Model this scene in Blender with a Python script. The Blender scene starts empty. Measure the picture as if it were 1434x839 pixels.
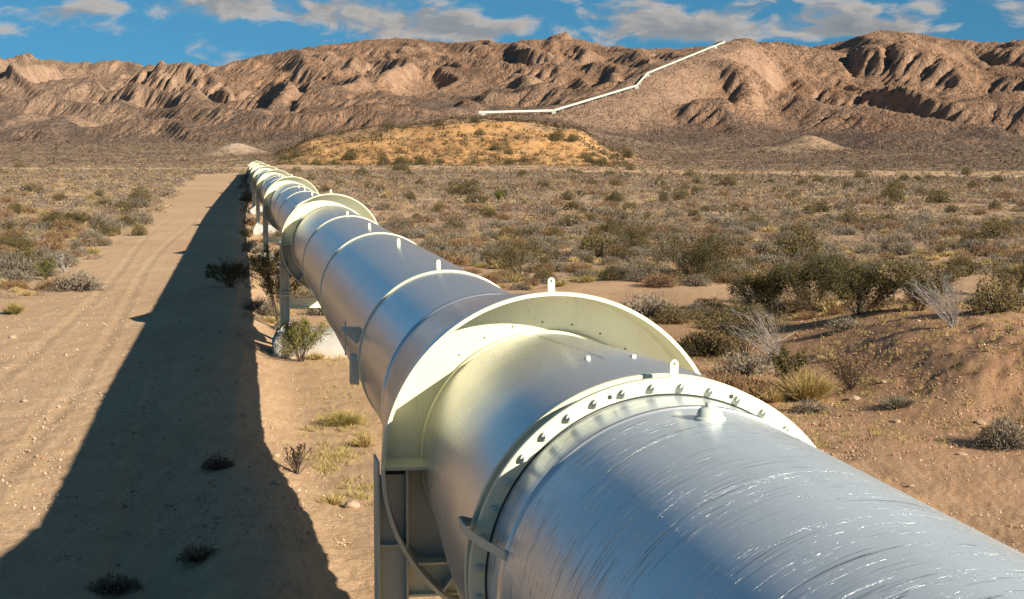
import bpy, bmesh, math, random
import numpy as np
from math import radians as R_, pi, sin, cos, atan, tan, sqrt

rng = np.random.default_rng(7)
random.seed(7)
scn = bpy.context.scene
COL = scn.collection

# ------------------------------------------------------------------ camera facts
F = 2330.0            # focal length in photograph pixels (1434 wide)
CX, CY, HOR = 717.0, 419.5, 215.0
CAMZ = 6.1
S = 1.5               # metres per collar radius
PH = 3.4              # height of the pipe axis over the ground
TH = 0.16152          # heading of the pipe, left of straight ahead
P0 = np.array([2.632, 0.429])
DV = np.array([-sin(TH), cos(TH)]); RV = np.array([cos(TH), sin(TH)])

def sstep(a, b, x):
    t = np.clip((x - a) / (b - a), 0, 1); return t * t * (3 - 2 * t)

# ------------------------------------------------------------------ numpy noise
_perm = np.random.default_rng(11).permutation(4096)
_ang = np.random.default_rng(12).uniform(0, 2 * pi, 4096)
_gx, _gy = np.cos(_ang), np.sin(_ang)
def perlin(x, y, seed=0):
    x = np.asarray(x, float); y = np.asarray(y, float)
    xi = np.floor(x).astype(np.int64); yi = np.floor(y).astype(np.int64)
    xf = x - xi; yf = y - yi
    u = xf * xf * xf * (xf * (xf * 6 - 15) + 10); v = yf * yf * yf * (yf * (yf * 6 - 15) + 10)
    def g(ix, iy, dx, dy):
        h = _perm[(_perm[(ix + seed * 131) & 4095] + iy) & 4095]
        return _gx[h] * dx + _gy[h] * dy
    a = g(xi, yi, xf, yf); b = g(xi + 1, yi, xf - 1, yf)
    c = g(xi, yi + 1, xf, yf - 1); d = g(xi + 1, yi + 1, xf - 1, yf - 1)
    return ((a + (b - a) * u) * (1 - v) + (c + (d - c) * u) * v) * 1.5
def fbm(x, y, o=4, seed=0, gain=.5):
    s = 0; a = 1
    for i in range(o):
        s = s + a * perlin(x, y, seed + i); x = x * 2.03 + 5.2; y = y * 2.03 + 1.7; a *= gain
    return s
def ridged(x, y, o=3, seed=0, gain=.5):
    s = 0; a = 1
    for i in range(o):
        s = s + a * (1 - 2 * np.abs(perlin(x, y, seed + i))); x = x * 2.1 + 3.1; y = y * 2.1 + 7.7; a *= gain
    return s

# ------------------------------------------------------------------ terrain
SKY = np.array([(-700,70),(-300,78),(0,84),(40,77),(80,86),(130,90),(165,84),(200,92),(245,88),(280,90),(305,95),(340,85),(372,78),(430,68),
 (480,62),(530,57),(580,55),(620,62),(680,58),(710,62),(750,57),(780,55),(803,56),(850,66),(900,70),(960,70),(1000,63),(1012,57),
 (1022,53),(1040,57),(1100,62),(1125,68),(1180,60),(1210,48),(1225,45),(1260,46),(1320,56),(1380,62),(1434,57),(1600,50),(1900,60),(2300,70)], float)
KD = np.array([450,600,900,1300,1600,1750,2000,2300,2700,3200,4000,6000], float)
TAB = [
 (-700,[236,228,207,188,174,166,156,143,108,70,110,150]),
 (0,   [236,226,205,186,172,165,155,147,118,84,112,150]),
 (150, [236,226,206,188,175,168,157,148,122,90,116,150]),
 (300, [235,225,204,186,172,165,155,146,122,96,116,150]),
 (380, [233,222,202,184,168,160,150,138,106,77,104,150]),
 (400, [232,213,200,183,166,158,147,134,102,72,102,150]),
 (440, [232,196,200,180,163,155,143,126,96,66,100,150]),
 (550, [232,182,190,162,152,148,136,114,84,57,92,150]),
 (650, [232,170,180,160,156,150,138,116,84,59,92,150]),
 (740, [232,170,178,160,156,150,138,114,82,57,92,150]),
 (800, [232,178,182,162,152,146,134,112,82,56,92,150]),
 (860, [234,212,198,168,140,134,122,104,84,67,92,150]),
 (910, [237,224,206,176,122,112,100,92,82,71,92,150]),
 (960, [238,226,209,182,116,92,84,80,78,71,92,150]),
 (1020,[239,228,211,186,112,53,78,84,88,92,110,150]),
 (1100,[240,229,213,194,150,112,72,66,84,96,120,150]),
 (1225,[240,230,214,197,155,122,84,45,76,96,120,150]),
 (1330,[240,230,215,199,158,124,86,56,78,96,120,150]),
 (1434,[240,230,216,200,156,120,84,56,78,96,120,150]),
 (2200,[240,230,216,200,156,120,84,60,78,96,120,150])]
TX = np.array([t[0] for t in TAB], float); TY = np.array([t[1] for t in TAB], float)
def table_y(px, Y):
    px = np.clip(px, TX[0], TX[-1] - 1e-3); Yc = np.clip(Y, KD[0], KD[-1] - 1e-3)
    i = np.clip(np.searchsorted(TX, px, side='right') - 1, 0, len(TX) - 2)
    j = np.clip(np.searchsorted(KD, Yc, side='right') - 1, 0, len(KD) - 2)
    fx = (px - TX[i]) / (TX[i + 1] - TX[i]); fx = fx * fx * (3 - 2 * fx)
    fy = (Yc - KD[j]) / (KD[j + 1] - KD[j])
    return (TY[i, j] * (1 - fx) + TY[i + 1, j] * fx) * (1 - fy) + (TY[i, j + 1] * (1 - fx) + TY[i + 1, j + 1] * fx) * fy

def lateral(X, Y):    # distance right of the pipe axis, distance along it
    return (X - P0[0]) * RV[0] + (Y - P0[1]) * RV[1], (X - P0[0]) * DV[0] + (Y - P0[1]) * DV[1]

PIPE_L = 282.0
def base_near(X, Y):
    """gentle plain, berm by the near track, mounds"""
    s, t = lateral(X, Y)
    r = np.hypot(X, Y)
    z = 2.6 * sstep(130, 300, Y) * (1 - sstep(0, 160, s)) + .9 * sstep(130, 330, Y) * sstep(0, 160, s)
    z = z + .56 * sstep(-1.2, -3.2, s) * sstep(-60, -14, s) * sstep(300, 100, r)       # graded track left of the pipe
    z = z + .25 * sstep(-4, -7, s) * sstep(-30, -16, s) * sstep(40, 24, Y) * (Y > -20)
    z = z + .75 * sstep(-4.2, -1.8, s) * sstep(2.5, 0, s) * sstep(36, 20, Y) * (Y > -20)
    # bank to the right of the near track
    e = Y - (33 + .18 * (X - 8)); k = sstep(7.5, 13., X) * sstep(170, 90, r)
    z = z + k * 1.35 * sstep(0, 7.5, e) * sstep(34, 12, e)
    z = z + .22 * perlin(X / 9., Y / 9., 3) * sstep(6, 25, np.abs(s + 4)) * sstep(8, 30, r) + .10 * perlin(X / 3.1, Y / 3.1, 4) * sstep(8, 12, np.abs(s + 4))
    z = z + k * sstep(0, 3, e) * sstep(22, 10, e) * (.16 * fbm(X / 1.9, Y / 2.4, 3, 21) + .10 * np.abs(perlin(X / .8, Y / .9, 22)))
    return z
def zfar(X, Y):
    px = CX + F * X / np.maximum(Y, 1)
    return CAMZ + (HOR - table_y(px, Y)) / F * np.maximum(Y, 1)
def ground_raw(X, Y):
    X = np.asarray(X, float); Y = np.asarray(Y, float)
    zn = base_near(X, Y)
    w = sstep(300, 450, Y)
    z = zn * (1 - w) + zfar(X, Y) * w if np.any(w > 0) else zn
    z = np.where(Y < 300, zn, z)
    # the cut slope of the orange hill and its gullies
    px = CX + F * X / np.maximum(Y, 1)
    hm = sstep(380, 470, px) * sstep(880, 800, px) * sstep(430, 500, Y) * sstep(720, 600, Y)
    gul = np.abs(perlin((X + .25 * Y) / 5., Y / 90., 31)) + .5 * np.abs(perlin((X + .25 * Y) / 2.2, Y / 40., 32))
    z = z - hm * sstep(600, 500, Y) * (1.0 * (1 - sstep(0, .3, gul)) + .8 * np.abs(perlin((X + .3 * Y) / 1.7, Y / 25., 36))) + hm * 1.9 * fbm(X / 50, Y / 50, 4, 33)
    m = sstep(700, 1000, Y)
    z = z + (1 - m) * sstep(320, 500, Y) * .5 * fbm(X / 22, Y / 22, 3, 35)
    z = z + 5.2 * np.exp(-(((X + 116) / 9.5) ** 2 + ((Y - 700) / 13) ** 2))                     # pale mound
    z = z + 8.0 * np.exp(-(((X - 177) / 17) ** 2 + ((Y - 1000) / 25) ** 2)) + 3 * np.exp(-(((X - 140) / 15) ** 2 + ((Y - 900) / 20) ** 2))
    return z

# far pipeline: bends in world space (x, depth, z)
def ray(px, py, Y): return np.array([(px - CX) / F * Y, Y, CAMZ + (HOR - py) / F * Y])
HP = [ray(670, 158.6, 1244), ray(677, 158, 1250), ray(775, 155.5, 1310), ray(890, 121, 1480), ray(905, 104, 1540), ray(999, 66, 1745), ray(1012, 61, 1790)]

# mountain grid, eroded
GX0, GX1, GY0, GY1, GS = -1500., 1500., 1000., 4300., 4.0
def build_mountains():
    nx = int((GX1 - GX0) / GS) + 1; ny = int((GY1 - GY0) / GS) + 1
    xs = GX0 + GS * np.arange(nx); ys = GY0 + GS * np.arange(ny)
    X, Y = np.meshgrid(xs, ys)
    H = ground_raw(X, Y)
    px = CX + F * X / Y
    # height over the foot plain picks where spurs grow
    y0 = table_y(px, Y)
    skx = np.interp(px, SKY[:, 0], SKY[:, 1])
    foot = np.interp(px, [-700, 0, 300, 500, 800, 900, 1100, 1434, 2200], [150, 150, 150, 152, 158, 182, 198, 202, 202])
    e = np.clip((foot - y0) / (foot - skx), 0, 1.05)
    ridgeY = np.interp(px, [-700, 850, 960, 1020, 1100, 2200], [3200, 3200, 1900, 1750, 2250, 2300])
    env = sstep(-.16, .10, e) * (1 - .55 * sstep(.40, .98, e))
    behind = sstep(0, 250, Y - ridgeY)
    wx = X + 70 * fbm(X / 500, Y / 500, 3, 51); wy = Y + 70 * fbm(X / 500 + 9, Y / 500, 3, 52)
    A = (wx + .55 * wy); B = wy
    def rdg(a, b_, sd):                      # rounded valley, crisp crest
        q = 1 - np.abs(perlin(a, b_, sd)) * 2.2; return q
    n = rdg(A / 210, B / 760, 53) + .40 * rdg((wx + .2 * wy) / 88, B / 330, 55) + .15 * rdg((wx + .45 * wy) / 38, B / 150, 56)
    H = H + env * (1 - .5 * behind) * (40 * (n - .75)) * (Y / 2600) ** .7
    H = H + (2.5 * fbm(X / 90, Y / 90, 4, 60) + 1.2 * (1 - np.abs(perlin(wx / 34, wy / 70, 61)) * 2.2)) * sstep(.0, .2, e)
    gy0, gx0 = np.gradient(H, GS); sl = np.hypot(gx0, gy0)
    cr = sstep(.12, .45, sl) * sstep(0, .2, e)
    H = H + cr * (9 * np.abs(perlin(A / 55, B / 380, 64)) + 6 * np.abs(perlin((wx + .4 * wy) / 25, B / 200, 65)) - 3)
    H0 = H.copy()
    # droplet erosion
    r = np.random.default_rng(5)
    N = 55000
    for batch in range(7):
        p = np.stack([r.uniform(2, nx - 3, N), r.uniform(2, ny - 3, N)], 1)
        d = np.zeros((N, 2)); v = np.ones(N); w = np.ones(N); sed = np.zeros(N)
        for it in range(34):
            ix = p[:, 0].astype(int); iy = p[:, 1].astype(int); fx = p[:, 0] - ix; fy = p[:, 1] - iy
            h00 = H[iy, ix]; h10 = H[iy, ix + 1]; h01 = H[iy + 1, ix]; h11 = H[iy + 1, ix + 1]
            gx = (h10 - h00) * (1 - fy) + (h11 - h01) * fy; gy = (h01 - h00) * (1 - fx) + (h11 - h10) * fx
            h = h00 * (1 - fx) * (1 - fy) + h10 * fx * (1 - fy) + h01 * (1 - fx) * fy + h11 * fx * fy
            d[:, 0] = d[:, 0] * .3 - gx * .7; d[:, 1] = d[:, 1] * .3 - gy * .7
            L = np.hypot(d[:, 0], d[:, 1]) + 1e-9; d /= L[:, None]
            q = p + d
            q[:, 0] = np.clip(q[:, 0], 1, nx - 2.01); q[:, 1] = np.clip(q[:, 1], 1, ny - 2.01)
            jx = q[:, 0].astype(int); jy = q[:, 1].astype(int); ax = q[:, 0] - jx; ay = q[:, 1] - jy
            hn = H[jy, jx] * (1 - ax) * (1 - ay) + H[jy, jx + 1] * ax * (1 - ay) + H[jy + 1, jx] * (1 - ax) * ay + H[jy + 1, jx + 1] * ax * ay
            dh = hn - h
            cap = np.maximum(-dh, .03) * v * w * 1.5
            dep = np.where(dh > 0, np.minimum(dh, sed), np.where(sed > cap, (sed - cap) * .15, -np.minimum((cap - sed) * .20, -dh * .6)))
            sed = sed - dep
            for ox, oy, ww in ((0, 0, (1 - fx) * (1 - fy)), (1, 0, fx * (1 - fy)), (0, 1, (1 - fx) * fy), (1, 1, fx * fy)):
                np.add.at(H, (iy + oy, ix + ox), dep * ww)
            v = np.sqrt(np.clip(v * v - dh * .5, .05, 30)); w = w * .97; p = q
    D = np.clip(H - H0, -20, 5)
    for _ in range(1):
        D[1:-1, 1:-1] = .7 * D[1:-1, 1:-1] + .075 * (D[2:, 1:-1] + D[:-2, 1:-1] + D[1:-1, 2:] + D[1:-1, :-2])
    H = H0 + D * (1 - .5 * sstep(.8, 1., e))
    # keep the skyline of the range
    el = (H - CAMZ) / Y * F
    ub = np.linspace(-600, 2200, 701); bi = np.clip(np.searchsorted(ub, px) - 1, 0, 699)
    mx = np.full(700, -1e9); np.maximum.at(mx, bi.ravel(), el.ravel())
    uc = (ub[1:] + ub[:-1]) / 2; ok = mx > -1e8
    mx = np.interp(uc, uc[ok], mx[ok])
    cor = (HOR - np.interp(uc, SKY[:, 0], SKY[:, 1])) - mx
    cor = np.convolve(np.pad(cor, 5, 'edge'), np.hanning(13)[1:-1] / np.hanning(13).sum(), 'valid')
    c = np.interp(px, uc, cor)
    H = H + c / F * Y * sstep(.05, .9, e)
    kn = (px - 781) / 17.
    H = H + 10 / F * Y * np.clip(1.3 - np.abs(kn) ** 2.2, 0, 1) * sstep(90, 30, np.abs(Y - 3200))
    # bench that carries the far pipeline
    best = np.full(X.shape, 1e9); tz = np.zeros(X.shape)
    for a, b in zip(HP[:-1], HP[1:]):
        d = b - a; L2 = d[0] ** 2 + d[1] ** 2
        k = np.clip(((X - a[0]) * d[0] + (Y - a[1]) * d[1]) / L2, 0, 1)
        q = np.hypot(X - a[0] - k * d[0], Y - a[1] - k * d[1]); zz = a[2] + k * d[2]
        m = q < best; best = np.where(m, q, best); tz = np.where(m, zz, tz)
    w = 1 - sstep(9, 75, best)
    H = H * (1 - w) + (tz - 2.6 - .02 * best) * w
    # nothing between the viewer and the pipe rises over it
    px_ = px
    for k in range(len(HP) - 1):
        a, b = HP[k], HP[k + 1]
        pa = CX + F * a[0] / a[1]; pb = CX + F * b[0] / b[1]
        if pb - pa < 1: continue
        m = (px_ > pa - 4) & (px_ < pb + 4)
        kk = np.clip((px_ - pa) / (pb - pa), 0, 1); dist = a[1] + kk * (b[1] - a[1]); elp = (a[2] - CAMZ) / a[1] * (1 - kk) + (b[2] - CAMZ) / b[1] * kk
        lim = CAMZ + (elp - 4.5 / F) * Y - sstep(0, 200, dist - Y) * 6
        H = np.where(m & (Y < dist - 6) & (H > lim), lim, H)
    # join to the plain
    w = sstep(GY0, GY0 + 70, Y)
    H = ground_raw(X, Y) * (1 - w) + H * w
    gy, gx = np.gradient(H, GS)
    cut = np.abs(H - H0)
    return xs, ys, X, Y, H, e, np.hypot(gx, gy), px, best, H0
xs, ys, MX, MY, MH, ME, MSL, MPX, MPD, MH0 = build_mountains()

def ground_z(X, Y):
    X = np.atleast_1d(np.asarray(X, float)); Y = np.atleast_1d(np.asarray(Y, float))
    z = ground_raw(X, Y)
    ins = (Y > GY0) & (Y < GY1 - GS) & (X > GX0) & (X < GX1 - GS)
    if ins.any():
        fx = (X[ins] - GX0) / GS; fy = (Y[ins] - GY0) / GS; i = fx.astype(int); j = fy.astype(int); fx -= i; fy -= j
        z[ins] = MH[j, i] * (1 - fx) * (1 - fy) + MH[j, i + 1] * fx * (1 - fy) + MH[j + 1, i] * (1 - fx) * fy + MH[j + 1, i + 1] * fx * fy
    return z
def at(px, py):
    """where a sight line through the photograph meets the plain"""
    px = np.atleast_1d(np.asarray(px, float)); py = np.atleast_1d(np.asarray(py, float)); Y = np.full(px.shape, 20.0)
    for _ in range(26):
        z = ground_z((px - CX) / F * Y, Y)
        Yn = (CAMZ - z) * F / np.maximum(py - HOR, 2.); Y = .45 * Y + .55 * np.minimum(Yn, 1500)
    X = (px - CX) / F * Y; z = ground_z(X, Y)
    return (float(X[0]), float(Y[0]), float(z[0])) if len(px) == 1 else (X, Y, z)

# ------------------------------------------------------------------ mesh helpers
def mesh_np(name, V, faces_flat, counts, mats, matidx=None, smooth=False):
    me = bpy.data.meshes.new(name)
    V = np.ascontiguousarray(V, np.float32)
    me.vertices.add(len(V)); me.vertices.foreach_set('co', V.ravel())
    ff = np.ascontiguousarray(faces_flat, np.int32); cn = np.asarray(counts, np.int32)
    me.loops.add(len(ff)); me.loops.foreach_set('vertex_index', ff)
    me.polygons.add(len(cn)); st = np.zeros(len(cn), np.int32); st[1:] = np.cumsum(cn)[:-1]
    me.polygons.foreach_set('loop_start', st)
    if matidx is not None: me.polygons.foreach_set('material_index', np.asarray(matidx, np.int32))
    me.polygons.foreach_set('use_smooth', np.full(len(cn), smooth, bool))
    for m in mats: me.materials.append(m)
    me.update(calc_edges=True)
    return me
def attr_f(me, name, arr, dom='POINT'):
    a = me.attributes.new(name, 'FLOAT', dom); a.data.foreach_set('value', np.ascontiguousarray(arr, np.float32).ravel())
def attr_c(me, name, arr, dom='POINT'):
    a = me.attributes.new(name, 'FLOAT_COLOR', dom); a.data.foreach_set('color', np.ascontiguousarray(arr, np.float32).ravel())
def link(name, me, parent=None, loc=(0, 0, 0), rz=0.0):
    o = bpy.data.objects.new(name, me); COL.objects.link(o); o.location = loc; o.rotation_euler = (0, 0, rz)
    if parent is not None: o.parent = parent
    return o
def tag(o, label=None, cat=None, group=None, kind=None):
    if label: o['label'] = label
    if cat: o['category'] = cat
    if group: o['group'] = group
    if kind: o['kind'] = kind
    return o
def grid_faces(nr, nc, wrap=False):
    i = np.arange(nr - 1)[:, None]; j = np.arange(nc if wrap else nc - 1)[None, :]
    j2 = (j + 1) % nc
    return np.stack([i * nc + j, i * nc + j2, (i + 1) * nc + j2, (i + 1) * nc + j], -1).reshape(-1, 4)

class MB:
    def __init__(s): s.v = []; s.f = []; s.uv = {}
    def add(s, V, Fc):
        o = len(s.v); s.v += [tuple(map(float, p)) for p in V]; s.f += [tuple(int(i) + o for i in f) for f in Fc]; return s
    def box(s, lo, hi, M=None):
        x0, y0, z0 = lo; x1, y1, z1 = hi
        V = [(x0,y0,z0),(x1,y0,z0),(x1,y1,z0),(x0,y1,z0),(x0,y0,z1),(x1,y0,z1),(x1,y1,z1),(x0,y1,z1)]
        if M: V = [M(p) for p in V]
        return s.add(V, [(0,3,2,1),(4,5,6,7),(0,1,5,4),(1,2,6,5),(2,3,7,6),(3,0,4,7)])
    def prism(s, poly, y0, y1):          # polygon in x,z extruded in y
        n = len(poly)
        V = [(x, y0, z) for x, z in poly] + [(x, y1, z) for x, z in poly]
        return s.add(V, [tuple(range(n)), tuple(range(2 * n - 1, n - 1, -1))] + [(i, i + n, (i + 1) % n + n, (i + 1) % n) for i in range(n)])
    def cyl(s, a, b, r, n=10, r2=None, caps=True):
        a = np.array(a, float); b = np.array(b, float); r2 = r if r2 is None else r2
        d = b - a; d /= np.linalg.norm(d); u = np.cross(d, (0, 0, 1) if abs(d[2]) < .9 else (1, 0, 0)); u /= np.linalg.norm(u); w = np.cross(d, u)
        V = [a + r * (cos(2*pi*k/n) * u + sin(2*pi*k/n) * w) for k in range(n)] + [b + r2 * (cos(2*pi*k/n) * u + sin(2*pi*k/n) * w) for k in range(n)]
        Fc = [(k, (k + 1) % n, (k + 1) % n + n, k + n) for k in range(n)]
        if caps: Fc += [tuple(range(n))[::-1], tuple(range(n, 2 * n))]
        return s.add(V, Fc)
    def lathe(s, prof, n=96, a0=0., a1=2 * pi, closed=False):
        """profile of (t, r) turned round the local y axis at z = 0"""
        full = abs(a1 - a0 - 2 * pi) < 1e-6; nc = n if full else n + 1
        V = []
        for t, r in prof:
            for k in range(nc):
                th = a0 + (a1 - a0) * k / n; V.append((r * cos(th), t, r * sin(th)))
        P = len(prof); o = len(s.v); Fc = []
        for i in range(P if closed else P - 1):
            for k in range(n):
                k2 = (k + 1) % nc; i2 = (i + 1) % P
                Fc.append((i * nc + k, i2 * nc + k, i2 * nc + k2, i * nc + k2))
        if not full and closed:
            Fc += [tuple(i * nc for i in range(P)), tuple(i * nc + n for i in range(P))[::-1]]
        return s.add(V, Fc)
    def build(s, name, mat, parent=None, loc=(0, 0, 0), rz=0., bevel=0., sharp=32, uvfun=None):
        me = bpy.data.meshes.new(name); me.from_pydata(s.v, [], s.f)
        bm = bmesh.new(); bm.from_mesh(me); bmesh.ops.recalc_face_normals(bm, faces=bm.faces)
        if bevel: bmesh.ops.bevel(bm, geom=[e for e in bm.edges if e.calc_face_angle(0) > .6], offset=bevel, segments=1, affect='EDGES', clamp_overlap=True)
        for f in bm.faces: f.smooth = True
        for e in bm.edges: e.smooth = e.calc_face_angle(3) < radians_(sharp)
        bm.to_mesh(me); bm.free(); me.materials.append(mat)
        return link(name, me, parent, loc, rz)
def radians_(d): return d * pi / 180

# ------------------------------------------------------------------ materials
class NT:
    def __init__(s, name):
        s.m = bpy.data.materials.new(name); s.m.use_nodes = True; s.t = s.m.node_tree; s.N = s.t.nodes; s.L = s.t.links
        s.b = s.N['Principled BSDF']; s.out = s.N['Material Output']
    def n(s, typ, **kw):
        x = s.N.new(typ)
        for k, v in kw.items():
            if k == 'ins':
                for i, val in v.items():
                    if isinstance(val, bpy.types.NodeSocket): s.L.new(val, x.inputs[i])
                    else: x.inputs[i].default_value = val
            else: setattr(x, k, v)
        return x
    def noise(s, vec, scale, detail=4, rough=.55, dist=0.):
        return s.n('ShaderNodeTexNoise', ins={'Vector': vec, 'Scale': scale, 'Detail': detail, 'Roughness': rough, 'Distortion': dist}).outputs['Fac']
    def ramp(s, fac, pts, interp='LINEAR'):
        x = s.n('ShaderNodeValToRGB', ins={'Fac': fac}); cr = x.color_ramp; cr.interpolation = interp
        while len(cr.elements) < len(pts): cr.elements.new(.5)
        for e, (p, c) in zip(cr.elements, pts):
            e.position = p; e.color = (c, c, c, 1) if isinstance(c, (int, float)) else (*c, 1)
        return x.outputs['Color']
    def mix(s, fac, a, b, mode='MIX'):
        x = s.n('ShaderNodeMix', data_type='RGBA', blend_type=mode)
        for k, v in ((0, fac), (6, a), (7, b)):
            if isinstance(v, bpy.types.NodeSocket): s.L.new(v, x.inputs[k])
            elif k: x.inputs[k].default_value = (*v, 1)
            else: x.inputs[k].default_value = v
        return x.outputs[2]
    def math(s, op, a, b=0., c=None, clamp=False):
        x = s.n('ShaderNodeMath', operation=op, use_clamp=clamp)
        for k, v in enumerate((a, b) if c is None else (a, b, c)):
            if isinstance(v, bpy.types.NodeSocket): s.L.new(v, x.inputs[k])
            else: x.inputs[k].default_value = v
        return x.outputs[0]
    def attr(s, name, out='Fac'): return s.n('ShaderNodeAttribute', attribute_name=name).outputs[out]
    def bump(s, h, strength=.3, dist=.02, nrm=None):
        x = s.n('ShaderNodeBump', ins={'Height': h, 'Strength': strength, 'Distance': dist})
        if nrm is not None: s.L.new(nrm, x.inputs['Normal'])
        return x.outputs[0]
    def set(s, **kw):
        for k, v in kw.items():
            k = {'color': 'Base Color', 'rough': 'Roughness', 'metal': 'Metallic', 'normal': 'Normal', 'spec': 'Specular IOR Level', 'coat': 'Coat Weight', 'coatr': 'Coat Roughness'}[k]
            if isinstance(v, bpy.types.NodeSocket): s.L.new(v, s.b.inputs[k])
            else: s.b.inputs[k].default_value = (*v, 1) if isinstance(v, tuple) else v
        return s.m
    def map(s, vec, scale=(1, 1, 1), rot=(0, 0, 0)):
        return s.n('ShaderNodeMapping', ins={'Vector': vec, 'Scale': scale, 'Rotation': rot}).outputs[0]
    def co(s, which='Object'): return s.n('ShaderNodeTexCoord').outputs[which]

def mat_ground():
    g = NT('desert_sand'); pos = g.n('ShaderNodeNewGeometry').outputs['Position']
    n1 = g.noise(pos, .07, 5); n2 = g.noise(pos, .9, 6, .65); n3 = g.noise(pos, 9, 5, .7)
    sand = g.ramp(n1, [(.3, (.52, .34, .19)), (.55, (.60, .41, .235)), (.75, (.64, .46, .28))])
    sand = g.mix(g.attr('red'), sand, (.36, .195, .10))  # reddish soil, its colour darkened to carry the bank's raking self-shadow
    sand = g.mix(g.ramp(n2, [(.38, .45), (.62, 0.)]), sand, (.42, .26, .15))
    orange = g.ramp(g.noise(pos, .12, 5, .6), [(.3, (.46, .235, .085)), (.55, (.58, .32, .125)), (.75, (.62, .39, .19))])
    c = g.mix(g.attr('orange'), sand, orange)
    c = g.mix(g.attr('pale'), c, (.52, .42, .33))
    lit = g.ramp(g.math('ADD', g.math('MULTIPLY', g.noise(pos, .35, 5, .6), .75), g.math('MULTIPLY', g.noise(pos, .045, 3), .25)), [(.36, 0.), (.50, 1.)])
    c = g.mix(g.math('MULTIPLY', g.attr('scrub'), lit), c, (.18, .128, .085))
    # pebbles and grit
    vo = g.n('ShaderNodeTexVoronoi', ins={'Vector': pos, 'Scale': 7.0, 'Randomness': 1.0})
    peb = g.math('LESS_THAN', vo.outputs['Distance'], .11)
    rnd = g.n('ShaderNodeSeparateColor', ins={0: vo.outputs['Color']}).outputs
    pebm = g.math('MULTIPLY', peb, g.math('GREATER_THAN', rnd[0], .72))
    c = g.mix(g.math('MULTIPLY', pebm, g.attr('close')), c, g.mix(rnd[1], (.30, .2, .13), (.66, .56, .45)))
    c = g.mix(g.ramp(n3, [(.35, .35), (.6, 0.)]), c, (.36, .22, .13))
    sx = g.n('ShaderNodeMapping', ins={'Vector': pos, 'Rotation': (0, 0, -TH + .05), 'Scale': (1, .03, 1)}).outputs[0]
    rut = g.noise(sx, 2.6, 4, .6, .3)
    c = g.mix(g.math('MULTIPLY', g.attr('track'), g.ramp(rut, [(.4, .0), (.5, .25), (.6, 0.)])), c, (.66, .48, .31))
    n4 = g.noise(pos, 34, 4, .7)
    h = g.math('ADD', g.math('MULTIPLY', n2, .5), g.math('ADD', g.math('MULTIPLY', n3, .5), g.math('MULTIPLY', n4, .22)))
    c = g.mix(g.math('MULTIPLY', g.attr('close'), g.ramp(n4, [(.36, .55), (.5, 0.)])), c, (.33, .20, .11))
    h = g.math('ADD', h, g.math('MULTIPLY', g.math('MULTIPLY', rut, g.attr('track')), .3))
    h = g.math('ADD', h, g.math('MULTIPLY', pebm, .25))
    nrm = g.bump(h, .9, .10)
    return g.set(color=c, rough=.95, spec=.15, normal=nrm)
def mat_hills():
    g = NT('desert_rock'); pos = g.n('ShaderNodeNewGeometry').outputs['Position']
    n1 = g.noise(pos, .006, 5); n2 = g.noise(pos, .05, 6, .65); n3 = g.noise(pos, .3, 4, .7)
    rock = g.ramp(n1, [(.32, (.32, .182, .108)), (.5, (.38, .222, .13)), (.68, (.44, .275, .168))])
    rock = g.mix(g.attr('bare'), rock, g.ramp(n2, [(.3, (.36, .215, .135)), (.7, (.47, .31, .205))]))
    rock = g.mix(g.attr('left'), rock, (.40, .27, .18))
    rock = g.mix(g.ramp(n2, [(.40, .4), (.56, 0.)]), rock, (.30, .19, .13))
    vo = g.n('ShaderNodeTexVoronoi', ins={'Vector': pos, 'Scale': .16, 'Randomness': 1.0})
    dots = g.ramp(vo.outputs['Distance'], [(.22, 1.), (.36, 0.)])
    vo2 = g.n('ShaderNodeTexVoronoi', ins={'Vector': pos, 'Scale': .3, 'Randomness': 1.0})
    dots2 = g.ramp(vo2.outputs['Distance'], [(.2, .8), (.4, 0.)])
    cov = g.math('MULTIPLY', g.math('MAXIMUM', dots, dots2), g.ramp(g.noise(pos, .02, 4, .6), [(.36, .35), (.6, 1.)]))
    cov = g.math('MULTIPLY', cov, g.math('SUBTRACT', 1.0, g.math('MULTIPLY', g.attr('bare'), .8)))
    c = g.mix(cov, rock, (.105, .078, .06))
    sc = g.math('MULTIPLY', g.attr('scrub'), g.ramp(g.noise(pos, .11, 6, .7), [(.36, 1.), (.66, .45)]))
    c = g.mix(sc, c, (.155, .115, .09))
    n5 = g.noise(g.map(pos, (1, .3, .6)), .09, 6, .7, .4)
    h = g.math('ADD', g.math('MULTIPLY', n5, 5.), g.math('MULTIPLY', n3, 1.6))
    h = g.math('ADD', h, g.math('MULTIPLY', cov, .4))
    return g.set(color=c, rough=.97, spec=.1, normal=g.bump(h, .8, 3.0))

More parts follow.
